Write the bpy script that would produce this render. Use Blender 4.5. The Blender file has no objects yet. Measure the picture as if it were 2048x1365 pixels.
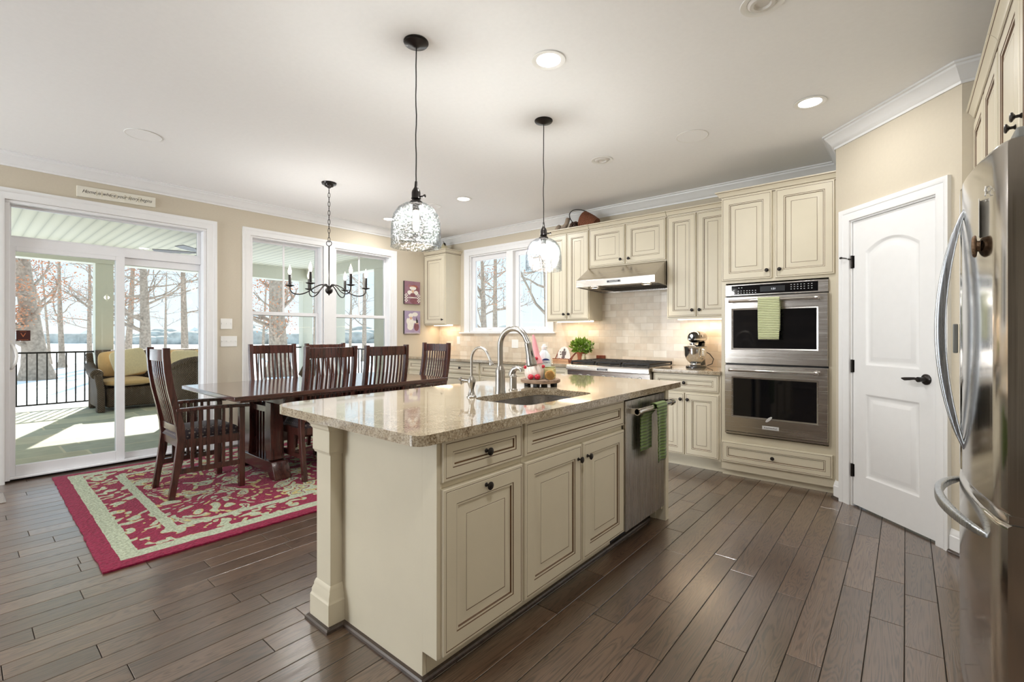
import bpy, bmesh, math, random
from mathutils import Vector, Matrix
R = math.radians
S = bpy.context.scene
COL = S.collection

# ------------------------------------------------------------------ camera, sky, sun, exposure
F_PX = 935.0
YAW = math.atan((1812 - 1024) / F_PX)
EYE = Vector((0, 0, 1.25))
cam_d = bpy.data.cameras.new('camera')
cam_d.sensor_width = 36.0
cam_d.lens = F_PX / 2048 * 36
cam_d.shift_y = -13.0 / 2048
cam_d.clip_start = 0.02
cam_d.clip_end = 600
cam = bpy.data.objects.new('camera', cam_d)
COL.objects.link(cam)
cam.location = EYE
cam.rotation_euler = (R(90), 0, YAW)
S.camera = cam

S.view_settings.view_transform = 'Standard'
S.view_settings.look = 'None'
S.view_settings.gamma = 1
S.view_settings.use_curve_mapping = False
S.view_settings.exposure = 0.18

W = bpy.data.worlds.new('sky')
S.world = W
W.use_nodes = True
wn = W.node_tree
wn.nodes.clear()
wo = wn.nodes.new('ShaderNodeOutputWorld')
wb = wn.nodes.new('ShaderNodeBackground')
wt = wn.nodes.new('ShaderNodeTexCoord')
ws = wn.nodes.new('ShaderNodeSeparateXYZ')
wr = wn.nodes.new('ShaderNodeValToRGB')
wr.color_ramp.elements[0].position = 0.0
wr.color_ramp.elements[0].color = (0.76, 0.91, 1.0, 1)
wr.color_ramp.elements[1].position = 0.35
wr.color_ramp.elements[1].color = (0.58, 0.81, 1.0, 1)
wn.links.new(wt.outputs['Generated'], ws.inputs[0])
wn.links.new(ws.outputs['Z'], wr.inputs[0])
wn.links.new(wr.outputs[0], wb.inputs[0])
wb.inputs[1].default_value = 1.18
wn.links.new(wb.outputs[0], wo.inputs[0])

def lamp(name, kind, loc, rot, energy, color=(1, 1, 1), **kw):
    d = bpy.data.lights.new(name, kind)
    d.energy = energy
    d.color = color
    for k, v in kw.items():
        setattr(d, k, v)
    o = bpy.data.objects.new(name, d)
    COL.objects.link(o)
    o.location = loc
    o.rotation_euler = rot
    return o

# winter sun: low, from beyond the porch
SUN_DIR = Vector((0.936 * math.cos(R(32)), -0.352 * math.cos(R(32)), -math.sin(R(32))))
sun = lamp('sun', 'SUN', (-20, 8, 15), (0, 0, 0), 8.0, (1.0, 0.94, 0.84), angle=R(0.6))
sun.rotation_euler = SUN_DIR.to_track_quat('-Z', 'Y').to_euler()

# added fill lamp behind the camera, set in an assumed, unseen window
REAR_Y = -3.6
for i, x in enumerate((-4.6,)):
    lamp('rear_fill_lamp', 'AREA', (x, REAR_Y + 0.03, 1.45), (R(90), 0, 0), 140, (0.93, 0.97, 1.0),
         shape='RECTANGLE', size=2.0, size_y=2.3)
# ------------------------------------------------------------------ helpers
def srgb(r, g, b):
    f = lambda c: (c / 255) / 12.92 if c <= 10 else ((c / 255 + 0.055) / 1.055) ** 2.4
    return (f(r), f(g), f(b), 1)

class MB:
    """collects shapes; build() links them as ONE mesh object"""
    def __init__(s):
        s.v = []; s.f = []; s.m = []; s.tf = None
    def add(s, vs, fs, mi=0):
        o = len(s.v)
        s.v += [Vector(x) for x in vs]
        for i, f in enumerate(fs):
            s.f.append([o + k for k in f]); s.m.append(mi if isinstance(mi, int) else mi[i])
        return s
    def box(s, x0, x1, y0, y1, z0, z1, mi=0):
        v = [(x, y, z) for z in (z0, z1) for y in (y0, y1) for x in (x0, x1)]
        return s.add(v, [(0, 2, 3, 1), (4, 5, 7, 6), (0, 1, 5, 4), (2, 6, 7, 3), (0, 4, 6, 2), (1, 3, 7, 5)], mi)
    def obox(s, c, size, M=None, mi=0):
        M = M or Matrix.Identity(3)
        c = Vector(c); a, b, d = (k / 2 for k in size)
        v = [c + M @ Vector((x, y, z)) for z in (-d, d) for y in (-b, b) for x in (-a, a)]
        return s.add(v, [(0, 2, 3, 1), (4, 5, 7, 6), (0, 1, 5, 4), (2, 6, 7, 3), (0, 4, 6, 2), (1, 3, 7, 5)], mi)
    def tube(s, pts, r, n=10, mi=0, cap=True, closed=False, flat=None):
        pts = [Vector(p) for p in pts]; N = len(pts)
        rs = r if isinstance(r, (list, tuple)) else [r] * N
        vs = []; up = None
        for i, p in enumerate(pts):
            if closed: t = pts[(i + 1) % N] - pts[i - 1]
            else: t = pts[min(i + 1, N - 1)] - pts[max(i - 1, 0)]
            t = t.normalized() if t.length > 1e-9 else Vector((0, 0, 1))
            if up is None:
                up = Vector((0, 0, 1)) if abs(t.z) < 0.9 else Vector((1, 0, 0))
            a = (up - t * up.dot(t))
            a = a.normalized() if a.length > 1e-6 else t.orthogonal().normalized()
            up = a; b = t.cross(a)
            fl = flat or (1, 1)
            for k in range(n):
                an = 2 * math.pi * k / n
                vs.append(p + a * math.cos(an) * rs[i] * fl[0] + b * math.sin(an) * rs[i] * fl[1])
        fs = []
        for i in range(N if closed else N - 1):
            j = (i + 1) % N
            for k in range(n):
                k2 = (k + 1) % n
                fs.append((i * n + k, i * n + k2, j * n + k2, j * n + k))
        if cap and not closed:
            fs.append(tuple(reversed(range(n)))); fs.append(tuple((N - 1) * n + k for k in range(n)))
        return s.add(vs, fs, mi)
    def bar(s, pts, w, h, side=Vector((1, 0, 0)), mi=0, ws=None):
        """rectangular bar along pts: w along 'side', h across"""
        pts = [Vector(p) for p in pts]; N = len(pts); vs = []
        side = Vector(side)
        for i, p in enumerate(pts):
            t = (pts[min(i + 1, N - 1)] - pts[max(i - 1, 0)]).normalized()
            a = (side - t * side.dot(t)).normalized(); b = t.cross(a)
            hw = (ws[i][0] if ws else w) / 2; hh = (ws[i][1] if ws else h) / 2
            for (k, l) in ((-1, -1), (1, -1), (1, 1), (-1, 1)):
                vs.append(p + a * hw * k + b * hh * l)
        fs = [(3, 2, 1, 0), tuple((N - 1) * 4 + k for k in range(4))]
        for i in range(N - 1):
            for k in range(4):
                k2 = (k + 1) % 4
                fs.append((i * 4 + k, i * 4 + k2, i * 4 + 4 + k2, i * 4 + 4 + k))
        return s.add(vs, fs, mi)
    def lathe(s, prof, c=(0, 0, 0), n=24, axis=(0, 0, 1), mi=0, sx=1, sy=1):
        """prof: (radius, height) pairs along axis"""
        c = Vector(c); z = Vector(axis).normalized(); x = z.orthogonal().normalized(); y = z.cross(x)
        if abs(z.z) > 0.99: x = Vector((1, 0, 0)); y = z.cross(x)
        vs = []; rings = []
        for (r, h) in prof:
            if r < 1e-6:
                rings.append([len(vs)]); vs.append(c + z * h)
            else:
                rings.append(list(range(len(vs), len(vs) + n)))
                vs += [c + z * h + x * r * sx * math.cos(2 * math.pi * k / n) + y * r * sy * math.sin(2 * math.pi * k / n) for k in range(n)]
        fs = []; ms = []
        for i in range(len(rings) - 1):
            A, B = rings[i], rings[i + 1]
            m = mi[i] if isinstance(mi, (list, tuple)) else mi
            for k in range(n):
                k2 = (k + 1) % n
                if len(A) > 1 and len(B) > 1: fs.append((A[k], A[k2], B[k2], B[k]))
                elif len(A) == 1 and len(B) > 1: fs.append((A[0], B[k2], B[k]))
                elif len(B) == 1 and len(A) > 1: fs.append((A[k], A[k2], B[0]))
                else: continue
                ms.append(m)
        return s.add(vs, fs, ms)
    def sweep(s, path, prof, fn, closed=False, mi=0, caps=True):
        """mitred sweep of prof (offset to the left of the path, depth) along 2-D path; fn maps (a, b, depth) to a point"""
        P = [Vector((p[0], p[1])) for p in path]; N = len(P); vs = []; K = len(prof)
        for i in range(N):
            d0 = (P[i] - P[i - 1]) if (i > 0 or closed) else None
            d1 = (P[(i + 1) % N] - P[i]) if (i < N - 1 or closed) else None
            ns = [Vector((-d.y, d.x)).normalized() for d in (d0, d1) if d is not None]
            m = ns[0] if len(ns) == 1 else (ns[0] + ns[1]) / (1 + ns[0].dot(ns[1]))
            for (o, h) in prof:
                q = P[i] + m * o
                vs.append(fn(q.x, q.y, h))
        fs = []; ms = []
        for i in range(N if closed else N - 1):
            j = (i + 1) % N
            for k in range(K - 1):
                fs.append((i * K + k, j * K + k, j * K + k + 1, i * K + k + 1)); ms.append(mi[k] if isinstance(mi, (list, tuple)) else mi)
        if caps and not closed:
            fs.append(tuple(range(K))); fs.append(tuple(reversed([(N - 1) * K + k for k in range(K)]))); ms += [0, 0]
        return s.add(vs, fs, ms)
    def rings(s, loops, ms, close=True):
        """loops of equal vertex count bridged one after the other; ms: material per bridge (+1 for the end cap)"""
        n = len(loops[0]); vs = [p for L in loops for p in L]; fs = []; m2 = []
        for i in range(len(loops) - 1):
            for k in range(n):
                k2 = (k + 1) % n
                fs.append((i * n + k, i * n + k2, (i + 1) * n + k2, (i + 1) * n + k)); m2.append(ms[i])
        if close:
            fs.append(tuple((len(loops) - 1) * n + k for k in range(n))); m2.append(ms[-1])
        return s.add(vs, fs, m2)
    def holed(s, outer, holes, fn, mi=0):
        """flat polygon with holes, points in 2-D, mapped by fn(a, b)"""
        bm = bmesh.new(); es = []
        for L in [outer] + holes:
            vv = [bm.verts.new((p[0], p[1], 0)) for p in L]
            es += [bm.edges.new((vv[i], vv[(i + 1) % len(vv)])) for i in range(len(vv))]
        bmesh.ops.triangle_fill(bm, use_beauty=True, use_dissolve=False, edges=es, normal=(0, 0, 1))
        bm.verts.index_update()
        s.add([fn(v.co.x, v.co.y) for v in bm.verts], [[v.index for v in f.verts] for f in bm.faces], mi)
        bm.free()
        return s
    def build(s, name, mat, parent=None, bevel=0, sub=0, angle=38, local=False, kind=None, label=None, solid=0):
        me = bpy.data.meshes.new(name)
        inv = Matrix.Identity(4) if local or parent is None else TF[parent].inverted()
        me.from_pydata([inv @ v for v in s.v], [], s.f)
        for m in (mat if isinstance(mat, (list, tuple)) else [mat]):
            me.materials.append(m)
        me.polygons.foreach_set('material_index', s.m)
        me.validate()
        bm = bmesh.new(); bm.from_mesh(me)
        bmesh.ops.recalc_face_normals(bm, faces=bm.faces)
        bm.to_mesh(me); bm.free()
        me.polygons.foreach_set('use_smooth', [True] * len(me.polygons))
        me.set_sharp_from_angle(angle=R(angle))
        o = bpy.data.objects.new(name, me)
        COL.objects.link(o)
        if parent is not None:
            o.parent = parent; TF[o] = TF[parent]
        else:
            TF[o] = Matrix.Identity(4)
        if solid:
            md = o.modifiers.new('thick', 'SOLIDIFY'); md.thickness = solid; md.offset = 0
        if bevel:
            md = o.modifiers.new('edge', 'BEVEL'); md.width = bevel; md.segments = 2; md.limit_method = 'ANGLE'; md.angle_limit = R(50)
            md.harden_normals = False
        if sub:
            md = o.modifiers.new('sub', 'SUBSURF'); md.levels = sub; md.render_levels = sub
        if kind: o['kind'] = kind
        if label: o['label'] = label
        return o
TF = {}

def thing(name, label, cat, loc=(0, 0, 0), rotz=0.0, group=None):
    o = bpy.data.objects.new(name, None)
    o.empty_display_size = 0.1
    COL.objects.link(o)
    o.location = loc; o.rotation_euler = (0, 0, rotz)
    TF[o] = Matrix.Translation(Vector(loc)) @ Matrix.Rotation(rotz, 4, 'Z')
    return tag(o, label, cat, group)

def tag(o, label, cat, group=None, kind=None):
    o['label'] = label; o['category'] = cat
    if group: o['group'] = group
    if kind: o['kind'] = kind
    return o

def struct(o, label=None):
    o['kind'] = 'structure'
    if label: o['label'] = label
    return o

def sroot(name, loc=(0, 0, 0)):
    o = bpy.data.objects.new(name, None); o.empty_display_size = 0.1
    COL.objects.link(o); o.location = loc
    TF[o] = Matrix.Translation(Vector(loc)); o['kind'] = 'structure'
    return o

def dup(root, loc=None, rotz=None, label=None, group=None):
    def cp(o, par):
        c = o.copy(); COL.objects.link(c)
        if par is not None: c.parent = par
        for ch in list(o.children): cp(ch, c)
        return c
    c = cp(root, None)
    if loc is not None: c.location = loc
    if rotz is not None: c.rotation_euler = (0, 0, rotz)
    if label: c['label'] = label
    if group: c['group'] = group
    return c

def text(name, body, size, M, mat, parent, ext=0.0006, align='CENTER', shear=0.0, sx=1.0):
    cu = bpy.data.curves.new(name, 'FONT')
    cu.body = body; cu.size = size; cu.extrude = ext; cu.shear = shear
    cu.align_x = align; cu.align_y = 'CENTER'
    cu.materials.append(mat)
    o = bpy.data.objects.new(name, cu)
    COL.objects.link(o)
    if parent is not None: M = TF[parent].inverted() @ M
    COL.objects.unlink(o); COL.objects.link(o)
    me = bpy.data.meshes.new_from_object(o)
    me.transform(Matrix.Diagonal((sx, 1, 1, 1)))
    me.name = name; me.materials.clear(); me.materials.append(mat)
    q = bpy.data.objects.new(name + '_', me); COL.objects.link(q)
    if parent is not None: q.parent = parent
    bpy.data.objects.remove(o); bpy.data.curves.remove(cu)
    q.name = name; q.matrix_local = M
    return q

def facing(p, normal):
    """matrix for text lying on a vertical face at p whose outward normal is 'normal'"""
    n = Vector(normal).normalized(); z = Vector((0, 0, 1)); x = z.cross(n)
    return Matrix(((x.x, z.x, n.x, p[0]), (x.y, z.y, n.y, p[1]), (x.z, z.z, n.z, p[2]), (0, 0, 0, 1)))

def smooth(pts, k=6):
    """Catmull-Rom through the points"""
    P = [Vector(p) for p in pts]; Q = [P[0] * 2 - P[1]] + P + [P[-1] * 2 - P[-2]]; out = []
    for i in range(1, len(Q) - 2):
        p0, p1, p2, p3 = Q[i - 1], Q[i], Q[i + 1], Q[i + 2]
        for j in range(k):
            t = j / k; out.append(0.5 * ((2 * p1) + (p2 - p0) * t + (2 * p0 - 5 * p1 + 4 * p2 - p3) * t * t + (3 * p1 - p0 - 3 * p2 + p3) * t ** 3))
    return out + [P[-1]]

class Frame:
    """local frame on a vertical face: a across, b up, c outwards"""
    def __init__(s, o, U, N): s.o = Vector(o); s.U = Vector(U).normalized(); s.N = Vector(N).normalized(); s.Z = Vector((0, 0, 1))
    def __call__(s, a, b, c=0.0): return s.o + s.U * a + s.Z * b + s.N * c

def fbox(mb, fr, a0, a1, b0, b1, c0, c1, mi=0):
    v = [fr(a, b, c) for c in (c0, c1) for b in (b0, b1) for a in (a0, a1)]
    return mb.add(v, [(0, 2, 3, 1), (4, 5, 7, 6), (0, 1, 5, 4), (2, 6, 7, 3), (0, 4, 6, 2), (1, 3, 7, 5)], mi)

def ray_at(px, py, d):
    """point seen at pixel (px, py) at forward distance d"""
    f = Vector((-math.sin(YAW), math.cos(YAW), 0)); r = Vector((math.cos(YAW), math.sin(YAW), 0))
    return EYE + (f + r * ((px - 1024) / F_PX) + Vector((0, 0, (669.5 - py) / F_PX))) * d

# ------------------------------------------------------------------ materials
def newmat(name):
    m = bpy.data.materials.new(name); m.use_nodes = True
    n = m.node_tree; b = n.nodes['Principled BSDF']
    return m, n, b
def N(n, t, **kw):
    k = n.nodes.new(t)
    for a, v in kw.items():
        if a in k.inputs: k.inputs[a].default_value = v
        else: setattr(k, a, v)
    return k
def L(n, a, b): n.links.new(a, b)
def ramp(n, fac, stops, interp='LINEAR'):
    k = n.nodes.new('ShaderNodeValToRGB'); cr = k.color_ramp; cr.interpolation = interp
    while len(cr.elements) > 1: cr.elements.remove(cr.elements[-1])
    cr.elements[0].position = stops[0][0]; cr.elements[0].color = stops[0][1]
    for p, c in stops[1:]:
        e = cr.elements.new(p); e.color = c
    L(n, fac, k.inputs[0])
    return k
def mapping(n, scale=(1, 1, 1), rot=(0, 0, 0), loc=(0, 0, 0), coord='Object'):
    t = n.nodes.new('ShaderNodeTexCoord'); mp = n.nodes.new('ShaderNodeMapping')
    mp.inputs['Scale'].default_value = scale; mp.inputs['Rotation'].default_value = rot; mp.inputs['Location'].default_value = loc
    L(n, t.outputs[coord], mp.inputs[0])
    return mp
def bump(n, b, h, strength=0.2, dist=0.01):
    k = n.nodes.new('ShaderNodeBump'); k.inputs['Strength'].default_value = strength; k.inputs['Distance'].default_value = dist
    L(n, h, k.inputs['Height']); L(n, k.outputs[0], b.inputs['Normal'])
    return k
def mixc(n, fac, a, b, mode='MIX'):
    k = n.nodes.new('ShaderNodeMix'); k.data_type = 'RGBA'; k.blend_type = mode
    for val, idx in ((fac, 0), (a, 6), (b, 7)):
        if hasattr(val, 'node'): L(n, val, k.inputs[idx])
        else: k.inputs[idx].default_value = val
    return k.outputs[2]
def math_(n, op, a, b=0.0):
    k = n.nodes.new('ShaderNodeMath'); k.operation = op
    for val, idx in ((a, 0), (b, 1)):
        if hasattr(val, 'node'): L(n, val, k.inputs[idx])
        else: k.inputs[idx].default_value = val
    return k.outputs[0]

def plain(name, col, rough=0.5, metal=0.0, var=0.04, scale=18, bmp=0.0, coat=0.0, spec=0.5, emit=None, estr=0.0, trans=0.0, sheen=0.0):
    """solid colour with a little procedural variation"""
    m, n, b = newmat(name)
    mp = mapping(n)
    nz = N(n, 'ShaderNodeTexNoise'); nz.inputs['Scale'].default_value = scale; nz.inputs['Detail'].default_value = 4
    L(n, mp.outputs[0], nz.inputs['Vector'])
    lo = tuple(max(0, c * (1 - var)) for c in col[:3]) + (1,); hi = tuple(min(1, c * (1 + var)) for c in col[:3]) + (1,)
    r = ramp(n, nz.outputs[0], [(0.3, lo), (0.7, hi)])
    L(n, r.outputs[0], b.inputs['Base Color'])
    b.inputs['Roughness'].default_value = rough; b.inputs['Metallic'].default_value = metal
    b.inputs['Coat Weight'].default_value = coat; b.inputs['Coat Roughness'].default_value = 0.08
    b.inputs['Specular IOR Level'].default_value = spec
    b.inputs['Transmission Weight'].default_value = trans
    b.inputs['Sheen Weight'].default_value = sheen
    if emit: b.inputs['Emission Color'].default_value = emit; b.inputs['Emission Strength'].default_value = estr
    if bmp: bump(n, b, nz.outputs[0], bmp, 0.01)
    return m

def make_wood(name, c0, c1, axis=0, rough=0.35, coat=0.3, scale=1.0):
    m, n, b = newmat(name)
    sc = [14 * scale] * 3; sc[axis] = 1.4 * scale
    mp = mapping(n, tuple(sc))
    nz = N(n, 'ShaderNodeTexNoise'); nz.inputs['Scale'].default_value = 2.5; nz.inputs['Detail'].default_value = 6; nz.inputs['Distortion'].default_value = 1.2
    L(n, mp.outputs[0], nz.inputs['Vector'])
    r = ramp(n, nz.outputs[0], [(0.3, c0), (0.68, c1)])
    L(n, r.outputs[0], b.inputs['Base Color'])
    b.inputs['Roughness'].default_value = rough; b.inputs['Coat Weight'].default_value = coat; b.inputs['Coat Roughness'].default_value = 0.12
    bump(n, b, nz.outputs[0], 0.06, 0.004)
    return m

def make_floor():
    m, n, b = newmat('oak_planks')
    tc = N(n, 'ShaderNodeTexCoord')
    at = N(n, 'ShaderNodeAttribute'); at.attribute_name = 'plank'
    sp = N(n, 'ShaderNodeSeparateXYZ'); L(n, tc.outputs['Object'], sp.inputs[0])
    cb = N(n, 'ShaderNodeCombineXYZ'); L(n, sp.outputs['Y'], cb.inputs['X']); L(n, sp.outputs['X'], cb.inputs['Y'])
    tone = at.outputs['Fac']
    ofs = N(n, 'ShaderNodeCombineXYZ'); sh = math_(n, 'MULTIPLY', tone, 53.0)
    L(n, sh, ofs.inputs['X']); L(n, sh, ofs.inputs['Z'])
    add = N(n, 'ShaderNodeVectorMath'); add.operation = 'ADD'; L(n, cb.outputs[0], add.inputs[0]); L(n, ofs.outputs[0], add.inputs[1])
    mp = N(n, 'ShaderNodeMapping'); mp.inputs['Scale'].default_value = (0.8, 9.0, 1); L(n, add.outputs[0], mp.inputs[0])
    n1 = N(n, 'ShaderNodeTexNoise'); n1.inputs['Scale'].default_value = 1.2; n1.inputs['Detail'].default_value = 2.4; n1.inputs['Distortion'].default_value = 0.5
    L(n, mp.outputs[0], n1.inputs['Vector'])
    wv = math_(n, 'SINE', math_(n, 'MULTIPLY', n1.outputs[0], 185.0))        # cathedral rings: contours of a stretched noise
    mp2 = N(n, 'ShaderNodeMapping'); mp2.inputs['Scale'].default_value = (7, 150, 1); L(n, add.outputs[0], mp2.inputs[0])
    n2 = N(n, 'ShaderNodeTexNoise'); n2.inputs['Scale'].default_value = 1.0; n2.inputs['Detail'].default_value = 3
    L(n, mp2.outputs[0], n2.inputs['Vector'])
    mp3 = N(n, 'ShaderNodeMapping'); mp3.inputs['Scale'].default_value = (2.2, 6, 1); L(n, add.outputs[0], mp3.inputs[0])
    n3 = N(n, 'ShaderNodeTexNoise'); n3.inputs['Scale'].default_value = 1.0; n3.inputs['Detail'].default_value = 2; L(n, mp3.outputs[0], n3.inputs['Vector'])
    tn = math_(n, 'ADD', math_(n, 'MULTIPLY', math_(n, 'FRACT', math_(n, 'MULTIPLY', tone, 7.13)), 0.55), math_(n, 'MULTIPLY', n3.outputs[0], 0.45))
    base = ramp(n, tn, [(0.1, srgb(66, 47, 34)), (0.4, srgb(82, 61, 45)), (0.65, srgb(95, 72, 55)), (0.9, srgb(112, 89, 71))])
    ring = ramp(n, math_(n, 'ADD', math_(n, 'MULTIPLY', wv, 0.38), math_(n, 'ADD', 0.5, math_(n, 'MULTIPLY', math_(n, 'SUBTRACT', n2.outputs[0], 0.5), 1.9))), [(0.02, (.42, .4, .38, 1)), (0.38, (.86, .86, .86, 1)), (0.62, (1.1, 1.1, 1.1, 1))])
    col = mixc(n, 0.9, base.outputs[0], ring.outputs[0], 'MULTIPLY')
    L(n, col, b.inputs['Base Color'])
    b.inputs['Roughness'].default_value = 0.38
    b.inputs['Specular IOR Level'].default_value = 0.5; b.inputs['Coat Weight'].default_value = 1.0; b.inputs['Coat Roughness'].default_value = 0.22; b.inputs['Coat IOR'].default_value = 1.9
    h = math_(n, 'ADD', math_(n, 'MULTIPLY', wv, 0.10), math_(n, 'MULTIPLY', n3.outputs[0], 1.6))
    k = bump(n, b, h, 0.16, 0.004); L(n, k.outputs[0], b.inputs['Coat Normal'])
    return m

def make_granite():
    m, n, b = newmat('speckled_granite')
    mp = mapping(n)
    n1 = N(n, 'ShaderNodeTexNoise'); n1.inputs['Scale'].default_value = 150; n1.inputs['Detail'].default_value = 6; n1.inputs['Roughness'].default_value = 0.65
    n2 = N(n, 'ShaderNodeTexNoise'); n2.inputs['Scale'].default_value = 22; n2.inputs['Detail'].default_value = 6; n2.inputs['Distortion'].default_value = 0.8
    v = N(n, 'ShaderNodeTexVoronoi'); v.inputs['Scale'].default_value = 150
    for k in (n1, n2, v): L(n, mp.outputs[0], k.inputs['Vector'])
    c1 = ramp(n, n1.outputs[0], [(0.34, srgb(46, 40, 36)), (0.42, srgb(118, 98, 76)), (0.50, srgb(168, 150, 122)), (0.66, srgb(212, 202, 182))])
    c2 = ramp(n, n2.outputs[0], [(0.38, srgb(132, 116, 92)), (0.6, srgb(200, 188, 166))])
    col = mixc(n, 0.34, c1.outputs[0], c2.outputs[0])
    dk = ramp(n, v.outputs['Distance'], [(0.0, (1, 1, 1, 1)), (0.24, (0, 0, 0, 1))])
    sel = math_(n, 'MULTIPLY', dk.outputs[0], math_(n, 'GREATER_THAN', n2.outputs[0], 0.5))
    col = mixc(n, sel, col, srgb(52, 44, 40))
    L(n, col, b.inputs['Base Color'])
    b.inputs['Roughness'].default_value = 0.07; b.inputs['Specular IOR Level'].default_value = 0.75
    b.inputs['Coat Weight'].default_value = 0.5; b.inputs['Coat Roughness'].default_value = 0.03
    return m

def make_brick(name, swap, bw, rh, cols, mortar, msize, rough, offset=0.5, bmp=0.3, coat=0.0, loc=(0, 0, 0), squash=1.0, nscale=30):
    m, n, b = newmat(name)
    tc = N(n, 'ShaderNodeTexCoord'); sp = N(n, 'ShaderNodeSeparateXYZ'); L(n, tc.outputs['Object'], sp.inputs[0])
    cb = N(n, 'ShaderNodeCombineXYZ')
    L(n, sp.outputs[swap[0]], cb.inputs['X']); L(n, sp.outputs[swap[1]], cb.inputs['Y'])
    mp = N(n, 'ShaderNodeMapping'); mp.inputs['Location'].default_value = loc; L(n, cb.outputs[0], mp.inputs[0])
    br = N(n, 'ShaderNodeTexBrick'); br.offset = offset; br.squash = squash; br.squash_frequency = 2
    for k, v in (('Scale', 1.0), ('Mortar Size', msize), ('Mortar Smooth', 0.2), ('Brick Width', bw), ('Row Height', rh)): br.inputs[k].default_value = v
    br.inputs['Color1'].default_value = (0, 0, 0, 1); br.inputs['Color2'].default_value = (1, 1, 1, 1); br.inputs['Mortar'].default_value = (0.5, 0.5, 0.5, 1)
    L(n, mp.outputs[0], br.inputs['Vector'])
    r = ramp(n, br.outputs['Color'], [(i / (len(cols) - 1), c) for i, c in enumerate(cols)])
    nz = N(n, 'ShaderNodeTexNoise'); nz.inputs['Scale'].default_value = nscale; nz.inputs['Detail'].default_value = 6; L(n, tc.outputs['Object'], nz.inputs['Vector'])
    v = ramp(n, nz.outputs[0], [(0.3, (0.42,) * 3 + (1,)), (0.7, (0.58,) * 3 + (1,))])
    col = mixc(n, 0.6, r.outputs[0], v.outputs[0], 'OVERLAY')
    col = mixc(n, br.outputs['Fac'], col, mortar)
    L(n, col, b.inputs['Base Color']); b.inputs['Roughness'].default_value = rough; b.inputs['Coat Weight'].default_value = coat
    h = math_(n, 'SUBTRACT', math_(n, 'MULTIPLY', nz.outputs[0], 0.3), br.outputs['Fac'])
    bump(n, b, h, bmp, 0.003)
    return m

def make_steel(name, col=(0.60, 0.565, 0.53), rough=0.24, axis=0):
    m, n, b = newmat(name)
    sc = [220, 220, 220]; sc[axis] = 2.0
    mp = mapping(n, tuple(sc))
    nz = N(n, 'ShaderNodeTexNoise'); nz.inputs['Scale'].default_value = 1.0; nz.inputs['Detail'].default_value = 3
    L(n, mp.outputs[0], nz.inputs['Vector'])
    r = ramp(n, nz.outputs[0], [(0.3, (rough * 0.8,) * 3 + (1,)), (0.7, (rough * 1.2,) * 3 + (1,))])
    L(n, r.outputs[0], b.inputs['Roughness'])
    b.inputs['Base Color'].default_value = (*col, 1); b.inputs['Metallic'].default_value = 1
    bump(n, b, nz.outputs[0], 0.008, 0.001)
    return m

def make_pane(name, tint=(1, 1, 1, 1), rough=0.0, bscale=0, bstr=0.0, ior=1.45, extra=0.0):
    """thin glass: mirror part by Fresnel, the rest passes straight through"""
    m = bpy.data.materials.new(name); m.use_nodes = True; n = m.node_tree; n.nodes.clear()
    o = N(n, 'ShaderNodeOutputMaterial'); mx = N(n, 'ShaderNodeMixShader')
    t = N(n, 'ShaderNodeBsdfTransparent'); t.inputs[0].default_value = tint
    g = N(n, 'ShaderNodeBsdfGlossy'); g.inputs['Roughness'].default_value = rough
    fr = N(n, 'ShaderNodeFresnel'); fr.inputs['IOR'].default_value = ior
    fac = fr.outputs[0]
    if bscale:
        mp = mapping(n); v = N(n, 'ShaderNodeTexVoronoi'); v.inputs['Scale'].default_value = bscale; L(n, mp.outputs[0], v.inputs['Vector'])
        bp = N(n, 'ShaderNodeBump'); bp.inputs['Strength'].default_value = bstr; bp.inputs['Distance'].default_value = 0.004
        L(n, v.outputs['Distance'], bp.inputs['Height']); L(n, bp.outputs[0], g.inputs['Normal']); L(n, bp.outputs[0], fr.inputs['Normal'])
    if extra: fac = math_(n, 'MINIMUM', math_(n, 'ADD', fac, extra), 1.0)
    L(n, fac, mx.inputs[0]); L(n, t.outputs[0], mx.inputs[1]); L(n, g.outputs[0], mx.inputs[2]); L(n, mx.outputs[0], o.inputs[0])
    return m

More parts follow.
